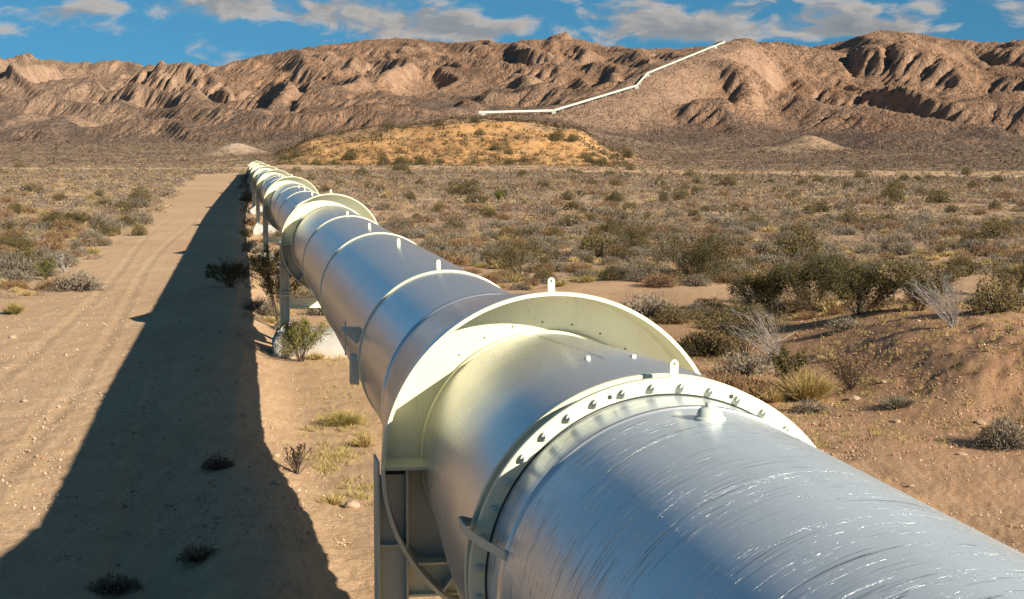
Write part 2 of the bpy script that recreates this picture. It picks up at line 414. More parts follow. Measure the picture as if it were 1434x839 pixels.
def mat_silver(name='aluminium_paint', base=(.64, .64, .645), metal=.80, rough=.23, scars=False):
    g = NT(name); ob = g.co('Object')
    big = g.noise(ob, .8, 5, .6); fine = g.noise(ob, 7, 5, .65)
    streak = g.noise(g.map(ob, (3, .25, 3)), 1.5, 4, .6)
    c = g.mix(g.ramp(big, [(.35, 0.), (.7, .55)]), base, tuple(b * .84 for b in base))
    c = g.mix(g.ramp(streak, [(.45, 0.), (.75, .35)]), c, (.50, .50, .47))
    c = g.mix(g.ramp(fine, [(.60, 0.), (.75, .10)]), c, (.40, .38, .34))
    r = g.math('ADD', rough - .03, g.math('MULTIPLY', big, .06))
    h = g.noise(ob, 1.1, 1)
    if scars:
        uv = g.co('UV')
        def ridge(rot, sc, scale, lo, hi, seed):
            q = g.n('ShaderNodeMapping', ins={'Vector': uv, 'Rotation': (0, 0, rot), 'Location': (seed, seed * .7, 0)}).outputs[0]
            return g.ramp(g.noise(g.map(q, (1., sc, 1.)), scale, 5, .6, .12), [(lo, 0.), (hi, 1.)])
        patch = g.ramp(g.noise(g.map(uv, (.35, 1, 1)), 1.1, 3), [(.40, .05), (.56, 1.)])
        brk = g.ramp(g.noise(g.map(uv, (1, 2, 1)), 9, 4, .7), [(.42, 0.), (.52, 1.)])
        r1 = ridge(.13, 20., 1.1, .60, .61, 3.)
        r2 = ridge(.10, 34., 1.8, .615, .625, 11.)
        r3 = ridge(.16, 13., .8, .635, .645, 23.)
        rr = g.math('MAXIMUM', g.math('MAXIMUM', r1, g.math('MULTIPLY', r2, .8)), r3)
        edge = g.math('SUBTRACT', 1., g.math('MULTIPLY', ridge(.13, 20., 1.1, .615, .63, 3.), .9))
        rr = g.math('MULTIPLY', g.math('MULTIPLY', g.math('MULTIPLY', rr, edge), patch), brk)
        speck = g.ramp(g.noise(g.map(uv, (1, 1.8, 1)), 24, 3, .6), [(.665, 0.), (.69, 1.)])
        rr = g.math('MAXIMUM', rr, g.math('MULTIPLY', speck, patch))
        c = g.mix(g.math('MULTIPLY', rr, .35), c, (.72, .78, .76))
        chip = g.math('MULTIPLY', ridge(.13, 24., 1.4, .612, .625, 41.), patch)
        c = g.mix(chip, c, (.05, .06, .06))
        h2 = g.math('ADD', rr, g.math('MULTIPLY', g.noise(g.map(uv, (1, 2, 1)), 3, 1, .5), .06))
        nrm = g.bump(h2, .9, .009, g.bump(h, .25, .012))
        g.L.new(g.math('MULTIPLY', g.math('SUBTRACT', 1., g.math('MULTIPLY', rr, .4)), metal), g.b.inputs['Metallic'])
        return g.set(color=c, rough=r, normal=nrm)
    return g.set(color=c, rough=r, metal=metal, normal=g.bump(h, .25, .012))
def mat_paint(name, base, rough=.42, dirt=.35, dc=(.42, .38, .26)):
    g = NT(name); ob = g.co('Object')
    n = g.noise(ob, 1.8, 6, .65); n2 = g.noise(g.map(ob, (6, 6, .8)), 1.3, 4, .6); f = g.noise(ob, 18, 4, .7)
    c = g.mix(g.ramp(n, [(.42, 0.), (.75, dirt)]), base, dc)
    c = g.mix(g.ramp(n2, [(.5, 0.), (.75, dirt * .8)]), c, tuple(b * .75 for b in base))
    c = g.mix(g.ramp(f, [(.62, 0.), (.7, .4)]), c, (.30, .24, .17))
    run = g.ramp(g.noise(g.map(ob, (7, 7, .5)), 2.2, 5, .7, .2), [(.60, 0.), (.72, .45)])
    chip = g.ramp(g.noise(ob, 30, 4, .75), [(.68, 0.), (.70, .8)])
    c = g.mix(run, c, (.46, .36, .22)); c = g.mix(chip, c, (.22, .15, .10))
    return g.set(color=c, rough=g.math('ADD', rough, g.math('MULTIPLY', n, .15)), normal=g.bump(g.math('ADD', n, g.math('MULTIPLY', f, .1)), .2, .01))
def mat_concrete():
    g = NT('footing_concrete'); ob = g.co('Object')
    n = g.noise(ob, 1.5, 6, .65); f = g.noise(ob, 14, 5, .7)
    z = g.n('ShaderNodeSeparateXYZ', ins={0: ob}).outputs[2]
    c = g.ramp(n, [(.3, (.32, .31, .285)), (.65, (.45, .44, .41))])
    c = g.mix(g.ramp(g.math('SUBTRACT', .55, g.math('ADD', z, g.math('MULTIPLY', n, .4))), [(.0, 0.), (.3, .8)]), c, (.45, .33, .22))
    return g.set(color=c, rough=.88, normal=g.bump(g.math('ADD', n, g.math('MULTIPLY', f, .3)), .4, .02))
def mat_plant(name, cols, rough=.8, trans=.0, spread=.5):
    """leaf and twig colour, varied from plant to plant and from clump to clump"""
    g = NT(name); ob = g.co('Object'); oi = g.n('ShaderNodeObjectInfo').outputs['Random']
    n = g.noise(ob, 2.6, 3, .6); wn = g.n('ShaderNodeTexWhiteNoise', noise_dimensions='3D', ins={'Vector': g.n('ShaderNodeVectorMath', operation='SNAP', ins={0: ob, 1: (.06, .06, .06)}).outputs[0]}).outputs[0]
    f = g.math('ADD', g.math('ADD', g.math('MULTIPLY', n, .55), g.math('MULTIPLY', oi, .30)), g.math('MULTIPLY', g.math('SUBTRACT', wn, .5), .45))
    k = len(cols); c = g.ramp(f, [(.18 + .62 * i / (k - 1), cols[i]) for i in range(k)])
    g.set(color=c, rough=rough, spec=.2)
    return g.m
def mat_tint(name):
    g = NT(name); c = g.attr('tint', 'Color')
    return g.set(color=c, rough=.9, spec=.12)

M = dict(
 ground=mat_ground(), hills=mat_hills(),
 silver=mat_silver(), near=mat_silver('scarred_grey_paint', (.67, .745, .77), .30, .25, True),
 barrel=mat_silver('barrel_grey_paint', (.66, .66, .63), .68, .27),
 cream=mat_paint('pale_cream_paint', (.72, .71, .50), .38, .22),
 olive=mat_paint('collar_inner_paint', (.68, .66, .40), .40, .25),
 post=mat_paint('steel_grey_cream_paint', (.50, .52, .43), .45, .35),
 bolt=mat_paint('bolt_galvanised', (.58, .62, .54), .4, .4),
 gasket=mat_paint('black_gasket', (.03, .035, .035), .7, .1, (.1, .1, .1)),
 white=mat_paint('hill_pipe_white_paint', (.58, .565, .46), .5, .3),
 conc=mat_concrete(),
 creo=mat_plant('creosote_leaf', [(.048, .042, .013), (.085, .072, .020), (.13, .10, .030), (.19, .135, .05)]),
 greenleaf=mat_plant('bright_shrub_leaf', [(.08, .085, .018), (.14, .14, .03), (.22, .19, .045)]),
 grey=mat_plant('sage_grey_leaf', [(.11, .09, .06), (.17, .145, .10), (.23, .205, .15), (.30, .27, .20)]),
 rust=mat_plant('dry_brown_twig', [(.14, .08, .04), (.22, .13, .065), (.32, .20, .10)]),
 straw=mat_plant('dry_grass_blade', [(.30, .21, .075), (.46, .34, .14), (.60, .46, .22)]),
 ygreen=mat_plant('yellow_green_blade', [(.20, .165, .05), (.32, .25, .085), (.46, .34, .14)]),
 moss=mat_plant('green_weed_blade', [(.09, .13, .02), (.15, .20, .035), (.24, .25, .06)]),
 bark=mat_plant('dark_twig_bark', [(.09, .065, .045), (.15, .115, .085)]),
 dead=mat_plant('bleached_dead_wood', [(.28, .25, .22), (.42, .39, .36), (.52, .49, .46)]),
 rock=mat_paint('pink_brown_stone', (.40, .285, .19), .85, .5, (.33, .22, .15)),
 tint=mat_tint('distant_scrub_leaf'),
)

# ------------------------------------------------------------------ ground sheet (polar, to the horizon)
def masks(X, Y):
    s, t = lateral(X, Y); r = np.hypot(X, Y); px = CX + F * X / np.maximum(Y, 1)
    orange = sstep(365, 400, px + 25 * fbm(X / 12, Y / 12, 3, 70)) * sstep(930, 840, px + 70 * fbm(X / 12, Y / 12, 3, 71)) * sstep(432, 446, Y) * sstep(700, 570, Y + 70 * fbm(X / 20, Y / 20, 3, 72)) * (Y > 0)
    rn_ = 9 * fbm(X / 25, Y / 25, 3, 77); road = sstep(318, 330, Y + rn_) * sstep(434, 424, Y - rn_ * .5)
    red = sstep(5, 11, s) * sstep(80, 55, r) * .75 + .35 * sstep(7, 12, X) * sstep(34, 40, Y - .18 * X) * sstep(62, 54, r) + .35 * sstep(4, 30, s) * sstep(200, 60, r)
    scrub = sstep(55, 120, r) * sstep(4, 20, s) * .32 + sstep(425, 560, r) * .75 + .15 * sstep(600, 850, r) + .18 * sstep(150, 300, r) * (s > 0)
    scrub = np.clip(scrub, 0, 1) * (1 - orange) * (1 - road)
    scrub = np.where(s < 0, scrub * sstep(380, 500, r), scrub)
    scrub = np.clip(scrub + .25 * perlin(X / 40, Y / 40, 75) * sstep(100, 300, r) * (scrub > .1), 0, 1)
    pale = np.exp(-(((X + 116) / 11) ** 2 + ((Y - 700) / 15) ** 2)) * .9 + .55 * sstep(880, 920, Y) * sstep(1090, 1040, Y) * sstep(410, 470, px) * sstep(680, 620, px)
    pale = np.clip(pale, 0, 1)
    track = sstep(-12.5, -10, s) * sstep(-1.2, -2.5, s) + .6 * sstep(5, 8, s) * sstep(34, 30, Y - .18 * X) * (Y > 0)
    scrub = scrub * (1 - pale * .8)
    return dict(orange=orange, red=np.clip(red, 0, 1), scrub=scrub, pale=pale, track=np.clip(track, 0, 1) * sstep(260, 80, r), close=sstep(110, 40, r))
def build_ground():
    fine = np.radians(np.arange(-24, 24.001, .055)); left = np.radians(np.linspace(-180, -24.6, 110)); right = np.radians(np.linspace(24.6, 180, 110)[:-1])
    az = np.concatenate([left, fine, right])
    r = np.concatenate([[.5, 2, 4, 6, 8, 10], np.geomspace(12, 1300, 760), np.geomspace(1350, 7500, 26)])
    Rr, A = np.meshgrid(r, az, indexing='ij'); X = Rr * np.sin(A); Y = Rr * np.cos(A)
    Z = ground_raw(X, Y)
    back = sstep(400, 200, Y) * sstep(300, 900, Rr)       # country behind and beside the viewer stays a plain
    Z = Z * (1 - back) + back * 2.0
    s, t = lateral(X, Y)
    near = sstep(70, 30, Rr)
    Z = Z + near * (.018 * fbm(X / .35, Y / .35, 3, 80) + .012 * perlin(X / .12, Y / .12, 84)) \
          + sstep(160, 50, Rr) * .03 * fbm(X / 1.3, Y / 1.3, 3, 86)
    rut = np.abs(((s + 5.2) % 100) - 0) 
    for c in (-8.6, -6.9, -4.4, -2.9, 7.8, 9.6):
        cc = c + .35 * np.sin(t / 17 + c) ; Z = Z - .022 * np.exp(-((s - cc) / .16) ** 2) * sstep(200, 90, Rr) + .010 * np.exp(-((np.abs(s - cc) - .3) / .1) ** 2) * sstep(200, 90, Rr)
    inside = (X > GX0) & (X < GX1) & (Y > GY0) & (Y < GY1)
    ed = np.minimum(np.minimum(X - GX0, GX1 - X), np.minimum(Y - GY0, GY1 - Y))
    Z = np.where(inside, Z - 75 * sstep(15, 260, ed) - 1.0 * sstep(0, 30, ed), Z)
    Vv = np.stack([X, Y, Z], -1).reshape(-1, 3)
    Fc = grid_faces(len(r), len(az), True)[:, ::-1]
    c0 = len(Vv); Vv = np.vstack([Vv, [[0, 0, ground_raw(0, 0)]]])
    j = np.arange(len(az)); tri = np.stack([j, (j + 1) % len(az), np.full(len(az), c0)], -1)[:, ::-1]
    me = mesh_np('ground', Vv, np.concatenate([tri.ravel(), Fc.ravel()]), [3] * len(tri) + [4] * len(Fc), [M['ground']], smooth=True)
    mk = masks(Vv[:, 0], Vv[:, 1])
    for k, v in mk.items(): attr_f(me, k, v)
    return tag(link('ground', me), kind='structure')
build_ground()
def build_hills():
    V = np.stack([MX, MY, MH], -1).reshape(-1, 3)
    me = mesh_np('hills', V, grid_faces(*MX.shape).ravel(), np.full((MX.shape[0] - 1) * (MX.shape[1] - 1), 4), [M['hills']], smooth=True)
    bare = sstep(.72, 1.1, MSL + .12 * fbm(MX / 40, MY / 40, 3, 91))
    near = sstep(90, 20, MPD) * .9
    attr_f(me, 'bare', np.clip(np.maximum(bare, near), 0, 1))
    scrub = 1 - sstep(.02, .22, ME + .06 * fbm(MX / 120, MY / 120, 3, 92) - .25 * sstep(.25, .45, MSL))
    scrub = np.clip(scrub * sstep(.60, .32, MSL) + .3 * sstep(.1, .5, fbm(MX / 150, MY / 250, 3, 94)) * sstep(.4, .15, MSL), 0, 1)
    attr_f(me, 'scrub', scrub * (1 - near))
    attr_f(me, 'left', sstep(420, 100, MPX) * .75)
    return tag(link('hills', me), kind='structure')
build_hills()

# ------------------------------------------------------------------ the pipeline
ROOT = bpy.data.objects.new('pipeline', None); COL.objects.link(ROOT)
ROOT.location = (P0[0], P0[1], 0); ROOT.rotation_euler = (0, 0, TH)
tag(ROOT, 'huge silver-grey steel aqueduct pipe with cream collars running away over the desert floor', 'pipeline')
AX = (0, 0, PH)
def part(mb, name, mat, parent=ROOT, sharp=32, bevel=0.):
    o = mb.build(name, mat, parent, AX if parent is ROOT else (0, 0, 0), 0., bevel, sharp); return o
tA, tF = 9.36 * S, 6.80 * S
SPACE = 25.5 * S
collars = [tA, 33.27 * S] + [33.27 * S + SPACE * k * .985 for k in range(1, 7)]
# near scarred pipe with its own UVs (metres round, metres along)
def pipe_uv(name, t0, t1, r, mat, nt, n=160, parent=ROOT, wob=0.):
    ts = np.linspace(t0, t1, nt); th = np.linspace(0, 2 * pi, n + 1)
    T, A = np.meshgrid(ts, th, indexing='ij'); rr = r + wob * perlin(T * 2.2, A * 3, 5)
    V = np.stack([rr * np.cos(A), T, rr * np.sin(A)], -1).reshape(-1, 3)
    Fc = grid_faces(nt, n + 1)
    me = mesh_np(name, V, Fc.ravel(), np.full(len(Fc), 4), [mat], smooth=True)
    uv = me.uv_layers.new(name='UVMap'); U = np.stack([A * r, T], -1).reshape(-1, 2)[Fc.ravel()]
    uv.data.foreach_set('uv', np.ascontiguousarray(U, np.float32).ravel())
    me.flip_normals() if False else None
    o = link(name, me, parent, AX); return o
rn = .778 * S
pipe_uv('near_pipe', -16., tF - .01, rn, M['near'], 90)
b = MB(); b.lathe([(6.45 * S - .03, rn - .01), (6.45 * S - .02, rn + .010), (6.45 * S, rn + .016), (6.45 * S + .02, rn + .010), (6.45 * S + .03, rn - .01)], 160); part(b, 'weld_bead', M['barrel'])
b = MB(); b.lathe([(2.2 * S - .03, rn - .01), (2.2 * S, rn + .014), (2.2 * S + .03, rn - .01)], 160); part(b, 'weld_bead', M['barrel'])
# boss on the near pipe
b = MB()
bt = 6.16 * S
def dome(bt, th, r0, prof, n=24):
    V = []; 
    er = np.array([cos(th), 0, sin(th)]); ea = np.array([0, 1, 0]); et = np.cross(ea, er)
    for rad, h in prof:
        for k in range(n):
            a = 2 * pi * k / n; V.append(er * (r0 + h) + ea * (bt + rad * cos(a)) + et * rad * sin(a))
    Fc = [(i * n + k, i * n + (k + 1) % n, (i + 1) * n + (k + 1) % n, (i + 1) * n + k) for i in range(len(prof) - 1) for k in range(n)]
    Fc.append(tuple((len(prof) - 1) * n + k for k in range(n)))
    return V, Fc
b.add(*dome(bt, pi / 2, rn, [(.094, -.03), (.090, .010), (.078, .018), (.074, .035), (.066, .055), (.050, .068), (.026, .071), (.026, .095), (.024, .098)]))
boss = part(b, 'capped_boss', M['bolt'], sharp=40)
# flange: two rings, gasket, forty bolts
FL = bpy.data.objects.new('flange', None); COL.objects.link(FL); FL.parent = ROOT; FL.location = AX
rf = .852 * S
def ringprof(t0, t1, ri, ro, e=.006): return [(t0, ri), (t0, ro - e), (t0 + e, ro), (t1 - e, ro), (t1, ro - e), (t1, ri)]
b = MB(); b.lathe(ringprof(tF, tF + .055, rn - .06, rf), 200, closed=True); part(b, 'front_ring', M['cream'], FL)
b = MB(); b.lathe(ringprof(tF + .20, tF + .25, rn - .06, rf), 200, closed=True); part(b, 'rear_ring', M['cream'], FL)
b = MB(); b.lathe([(tF - .005, rn + .001), (tF - .005, rn + .012), (tF + .003, rn + .012)], 160); b.lathe([(tF + .05, rf - .16), (tF + .21, rf - .16)], 160); part(b, 'gasket', M['gasket'], FL)
def bolt_mesh(th, rc):
    mb = MB(); c = np.array([rc * cos(th), 0, rc * sin(th)]); Y = lambda t: c + np.array([0, t, 0])
    mb.cyl(Y(tF - .056), Y(tF + .31), .0105, 10)
    mb.cyl(Y(tF - .034), Y(tF - .007), .026, 6); mb.cyl(Y(tF - .007), Y(tF), .030, 14)
    mb.cyl(Y(tF + .25), Y(tF + .262), .033, 14); mb.cyl(Y(tF + .262), Y(tF + .298), .027, 6)
    return mb
for k in range(40):
    th = radians_(4.5 + 9 * k); part(bolt_mesh(th, .815 * S), 'bolt', M['bolt'], FL)
b = MB()
for th in (pi / 2 + radians_(18), pi / 2 - radians_(20)):
    c = np.array([.815 * S * cos(th), tF - .0015, .815 * S * sin(th)]); b.cyl(c, c + np.array([0, .003, 0]), .015, 14); part(b, 'empty_bolt_hole', M['gasket'], FL); b = MB()
def lug(t, th, r0, parent, h=.13, w=.062, th_=.016, axial=False, mat=None):
    """flat lifting eye with a rounded head and a hole, welded upright"""
    n = 10; out = [(-w / 2, -.02), (w / 2, -.02)] + [(w / 2 * cos(a), h - w / 2 + w / 2 * sin(a)) for a in np.linspace(0, pi, n)]
    hr = w * .17; hole = [(hr * cos(a), h - w / 2 + hr * sin(a)) for a in np.linspace(-pi / 2, 1.5 * pi, len(out), endpoint=False)]
    # ring of quads between outline and hole, both sides
    ang = [math.atan2(p[1] - (h - w / 2), p[0]) for p in out]
    hole = [(hr * cos(a), h - w / 2 + hr * sin(a)) for a in ang]
    er = np.array([cos(th), 0, sin(th)]); et = np.cross([0, 1, 0], er); ax = np.array([0, 1., 0])
    P = lambda p, d: er * (r0 + p[1]) + et * p[0] + ax * (t + d)
    N = len(out); V = [P(p, -th_ / 2) for p in out] + [P(p, th_ / 2) for p in out] + [P(p, -th_ / 2) for p in hole] + [P(p, th_ / 2) for p in hole]
    Fc = []
    for i in range(N):
        j = (i + 1) % N
        Fc += [(i, j, 2 * N + j, 2 * N + i), (N + j, N + i, 3 * N + i, 3 * N + j), (j, i, N + i, N + j), (2 * N + i, 2 * N + j, 3 * N + j, 3 * N + i)]
    mb = MB(); mb.add(V, Fc); return part(mb, 'lifting_lug', mat or M['cream'], parent)
lug(tF + .03, pi / 2 - radians_(2), rf - .005, FL, .12, .055)
# strap over the flange on the left side
th = radians_(165); er = np.array([cos(th), 0, sin(th)]); et = np.array([0, 0, 1.])
path = [(tF + .27, rf - .02), (tF + .27, rf + .05), (tF + .2, rf + .075), (tF - .05, rf + .07), (tF - .28, rf + .01), (tF - .5, rn + .03), (tF - .56, rn + .0)]
V = []
for t, r in path:
    for rr in (r, r + .012):
        for w in (-.03, .03): V.append(er * rr + np.array([0, t, 0]) + et * w)
Fc = []
for i in range(len(path) - 1):
    a = i * 4; c = a + 4
    Fc += [(a, a + 1, c + 1, c), (a + 2, c + 2, c + 3, a + 3), (a, c, c + 2, a + 2), (a + 1, a + 3, c + 3, c + 1)]
e = (len(path) - 1) * 4
Fc += [(0, 2, 3, 1), (e, e + 1, e + 3, e + 2)]
b = MB(); b.add(V, Fc); part(b, 'bonding_strap', M['bolt'], FL)
# expansion barrel between flange and first collar
tw = tA + .34 * S
b = MB(); b.lathe([(tF + .245, .838 * S - .001), (tF + .27, .838 * S), (7.45 * S, .838 * S), (7.62 * S, .8365 * S), (7.85 * S, .829 * S), (8.3 * S, .808 * S), (9.0 * S, .769 * S), (9.6 * S, .741 * S), (tw + .02, .737 * S)], 180)
part(b, 'expansion_barrel', M['barrel'], sharp=50)
b = MB()
for t, th_, h in ((7.75 * S, 1.75, .02), (7.68 * S, 1.50, .02)): b.add(*dome(t, th_, .832 * S, [(.022, -.01), (.022, .02), (.012, .026)], 10)); part(b, 'small_stud', M['bolt']); b = MB()
def torus(t, r, a, n=160):
    mb = MB(); return mb.lathe([(t + a * cos(q), r + a * .6 * sin(q)) for q in np.linspace(0, 2 * pi, 8, endpoint=False)], n, closed=True)
part(torus(tw - .03, .74 * S, .035), 'weld_bead', M['cream'], sharp=80)
# collars
rm = .766 * S
def make_collar(t, first):
    c = bpy.data.objects.new('collar', None); COL.objects.link(c); c.parent = ROOT; c.location = AX
    L = .34 * S if first else .22 * S; n = 140 if t < 60 else 72
    web = t + L; back = t + 2.41 * S if first else t + 1.55 * S
    rw = 1.0 * S - (1.0 - .79) * S * L / (back - t)
    # flared hood: thin shell outside
    b = MB(); b.lathe([(t + .02, S), (t + .04, S + .002), (web, rw + .012), (back - .1, .797 * S), (back, .79 * S), (back + .02, .768 * S)], n)
    part(b, 'hood', M['silver'], c)
    # rim strip; darker lower half carries the pipe's shade in its colour
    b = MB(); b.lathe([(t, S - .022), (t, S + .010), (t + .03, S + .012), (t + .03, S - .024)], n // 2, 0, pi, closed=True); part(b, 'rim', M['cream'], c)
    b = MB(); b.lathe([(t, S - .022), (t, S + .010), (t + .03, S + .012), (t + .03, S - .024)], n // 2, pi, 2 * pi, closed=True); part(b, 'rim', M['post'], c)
    # inner lining and ring web, lower halves coloured darker for the pipe's shade
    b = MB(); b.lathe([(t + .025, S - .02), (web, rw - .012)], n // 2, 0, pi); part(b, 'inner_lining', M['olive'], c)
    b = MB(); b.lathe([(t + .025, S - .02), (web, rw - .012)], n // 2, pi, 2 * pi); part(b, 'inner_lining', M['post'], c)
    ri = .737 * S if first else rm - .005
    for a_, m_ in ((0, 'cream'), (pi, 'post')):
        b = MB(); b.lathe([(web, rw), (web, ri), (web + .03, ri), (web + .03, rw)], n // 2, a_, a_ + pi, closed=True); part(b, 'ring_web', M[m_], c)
    part(torus(back - .01, .793 * S, .04, n), 'weld_bead', M['cream'] if not first else M['silver'], c, 80)
    if first:
        # panel joints, small holes in the web
        b = MB()
        for k in range(7):
            th = radians_(52 + 13 * k); b = MB(); b.cyl(np.array([.80 * S * cos(th), web - .002, .80 * S * sin(th)]), np.array([.80 * S * cos(th), web + .002, .80 * S * sin(th)]), .009, 8); part(b, 'drilled_hole', M['gasket'], c)
        
    else:
        part(torus(t - .32, .785 * S, .035, n), 'weld_bead', M['cream'], c, 80)
        b = MB(); b.lathe([(t - .33, .776 * S), (web, .776 * S)], n); part(b, 'wrapper_plate', M['barrel'], c)
    # shelf and radial stiffeners of the lower half
    b = MB()
    for sgn in (-1, 1):
        b.box((min(sgn * (ri + .004), sgn * (S - .03)), t + .04, -.012), (max(sgn * (ri + .004), sgn * (S - .03)), web - .002, .012)); part(b, 'shelf_plate', M['post'], c); b = MB()
        for a in (-48,) :
            th = radians_(a); er = np.array([sgn * cos(th), 0, sin(th)]); et = np.array([-er[2], 0, er[0]])
            q = [er * (ri + .004) + np.array([0, web - .002, 0]), er * (S - .035) + np.array([0, t + .05, 0]), er * (rw - .02) + np.array([0, web - .002, 0])]
            q = [er * (ri + .004) + np.array([0, t + .12, 0]), er * (S - .04) + np.array([0, t + .04, 0]), er * (rw - .02) + np.array([0, web - .002, 0]), er * (ri + .004) + np.array([0, web - .002, 0])]
            V = [p - et * .01 for p in q] + [p + et * .01 for p in q]
            b.add(V, [(0, 1, 2, 3), (7, 6, 5, 4)] + [(i, i + 4, (i + 1) % 4 + 4, (i + 1) % 4) for i in range(4)]); part(b, 'stiffener', M['post'], c); b = MB()
    lug(t + .05, pi / 2 + (radians_(1) if first else 0), S + .004, c, .13)
    return c
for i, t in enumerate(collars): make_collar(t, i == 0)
# main pipe runs between the collars
for i, t in enumerate(collars):
    t0 = tw + .02 if i == 0 else collars[i] + .2; t1 = (collars[i + 1] + .2) if i + 1 < len(collars) else PIPE_L
    b = MB(); nn = 140 if i < 2 else 72
    b.lathe([(t0 + .0, rm)] + [(x, rm) for x in np.linspace(t0 + .5, t1 - .5, 8)] + [(t1, rm)], nn); part(b, 'pipe_run', M['silver'])
    tc = t
    beads = (14.5 * S, 21.6 * S, 27.6 * S) if i == 0 else [tc + SPACE * q for q in (.22, .5, .76)]
    if i < 7:
        for tb in beads: part(torus(tb, rm + .004, .034, nn), 'weld_bead', M['cream'], ROOT, 80)
        for tb in ((14.95 * S, 18.8 * S, 23.1 * S, 27.9 * S) if i == 0 else [tc + SPACE * q for q in (.15, .33, .52, .70)]):
            lug(tb, pi / 2 + .02, rm, ROOT, .115, .055)
# longitudinal seam
b = MB(); th = radians_(200); 
for (q0, q1, th) in ((12.0 * S, 14.4 * S, radians_(203)), (14.6 * S, 21.5 * S, radians_(199)), (21.7 * S, 32 * S, radians_(205)), (7.7 * S, 9.8 * S, radians_(96))):
    V = []
    for t in np.linspace(q0, q1, 12):
        rr = rm if q0 > 10 * S else np.interp(t / S, [7.7, 7.85, 8.3, 9.0, 9.6, 9.86], [.834, .829, .808, .769, .739, .728]) * S
        for dth, h in ((-.011, -.004), (0, .006), (.011, -.004)): V.append(((rr + h) * cos(th + dth), t, (rr + h) * sin(th + dth)))
    b.add(V, [(i * 3 + k, i * 3 + k + 1, i * 3 + k + 4, i * 3 + k + 3) for i in range(11) for k in range(2)])
part(b, 'seam_weld', M['silver'], sharp=80)
# junction box with bracket and conduit on the left flank
JB = bpy.data.objects.new('junction_box', None); COL.objects.link(JB); JB.parent = ROOT; JB.location = AX
b = MB(); b.box((-.985 * S * .80 - .05, 15.0 * S - .11, -.42), (-.80 * S * .93, 15.0 * S + .13, -.02)); part(b, 'box_body', M['bolt'], JB, bevel=.008)
b = MB(); b.prism([(-.90 * S, .33), (-.70 * S, .33), (-.73 * S, .08)], 15.0 * S - .07, 15.0 * S + .07); b.box((-.90 * S, 15 * S - .09, .33), (-.69 * S, 15 * S + .09, .352)); part(b, 'bracket', M['bolt'], JB)
b = MB(); b.cyl((-.86 * S, 15 * S, -.03), (-.86 * S, 15 * S, .44), .010, 8); part(b, 'conduit', M['bolt'], JB)
# end of the straight run: the pipe dips into the crossing under the dirt road
b = MB(); V = []; nn = 48; N = 14
for k in range(N):
    a = k / (N - 1) * radians_(24); cyy = PIPE_L + 22 * sin(a); cz = -22 * (1 - cos(a)); d = np.array([0, cos(a), -sin(a)]); u = np.array([0, sin(a), cos(a)])
    for j in range(nn): th = 2 * pi * j / nn; V.append(np.array([rm * cos(th), cyy, cz]) + u * rm * sin(th))
V2 = []
for j in range(nn): th = 2 * pi * j / nn; V2.append(np.array([rm * cos(th), cyy + 6, cz - 6 * tan(radians_(24))]) + u * rm * sin(th))
V += V2
b.add(V, [(i * nn + j, i * nn + (j + 1) % nn, (i + 1) * nn + (j + 1) % nn, (i + 1) * nn + j) for i in range(N) for j in range(nn)])
part(b, 'end_bend', M['silver'], sharp=60)

# ------------------------------------------------------------------ supports and footings
ords = ['nearest', 'second', 'third', 'fourth', 'fifth', 'sixth', 'seventh', 'farthest']
def make_support(i, t):
    base = P0 + DV * t; gz = float(ground_raw(base[0], base[1]))
    e = bpy.data.objects.new('pipe_support', None); COL.objects.link(e); e.location = (base[0], base[1], gz); e.rotation_euler = (0, 0, TH)
    tag(e, ('cream steel post frame under the %s collar of the big pipe' % ords[i]), 'pipe support', 'post frames carrying the pipeline collars')
    H = PH - gz; ped = .78
    y0, y1 = .10, .52        # along the pipe
    for sgn in (-1, 1):
        xo, xi = sgn * 1.02 * S, sgn * .84 * S
        a, c = min(xo, xi), max(xo, xi)
        b = MB()
        b.box((a, y0, ped), (a + .022, y1, H + .03)); b.box((c - .022, y0, ped), (c, y1, H - (.02 if sgn < 0 else -.05)))
        zt = H + .03
        b.box((a + .022, y0 + .12, ped), (c - .022, y0 + .14, H - .1))
        for z in (ped + .01, H - .72):
            if z > ped: b.box((a + .0225, y0 + .02, z), (c - .0225, y0 + .12, z + .018))
        p = b.build('post', M['post'], e, bevel=.003)
        b = MB(); zz = ped + 1.06
        if i: b.box((a - .03, y0 - .012, zz), (c + .03, y1 + .02, zz + .05)); b.box((a - .03, y0 - .012, zz + .09), (c + .03, y1 + .02, zz + .13))
        if i: b.build('splice_plate', M['post'], p)
        b = MB(); b.box((a - .10, y0 - .1, ped - .0), (c + .10, y1 + .1, ped + .035)); b.build('base_plate', M['bolt'], p)
    b = MB(); zz = ped + .72
    q = .84 * S - .004
    b.box((-q, y0 + .08, zz), (q, y0 + .10, zz + .26)); b.box((-q, y0, zz + .26), (q, y0 + .2, zz + .28)); b.box((-q, y0, zz - .02), (q, y0 + .2, zz))
    b.build('cross_beam', M['cream'], e)
    f = MB(); w = 1.62; D0, D1 = -.28, 1.0
    f.prism([(-w - .16, -.6), (w + .16, -.6), (w + .16, .46), (w, ped - .002), (-w, ped - .002), (-w - .16, .46)], D0, D1)
    fo = f.build('concrete_footing', M['conc'], None, (base[0], base[1], gz), TH, bevel=.025)
    tag(fo, 'white concrete footing below the %s post frame of the pipe' % ords[i], 'footing', 'concrete footings of the pipeline')
for i, t in enumerate(collars): make_support(i, t + .1)

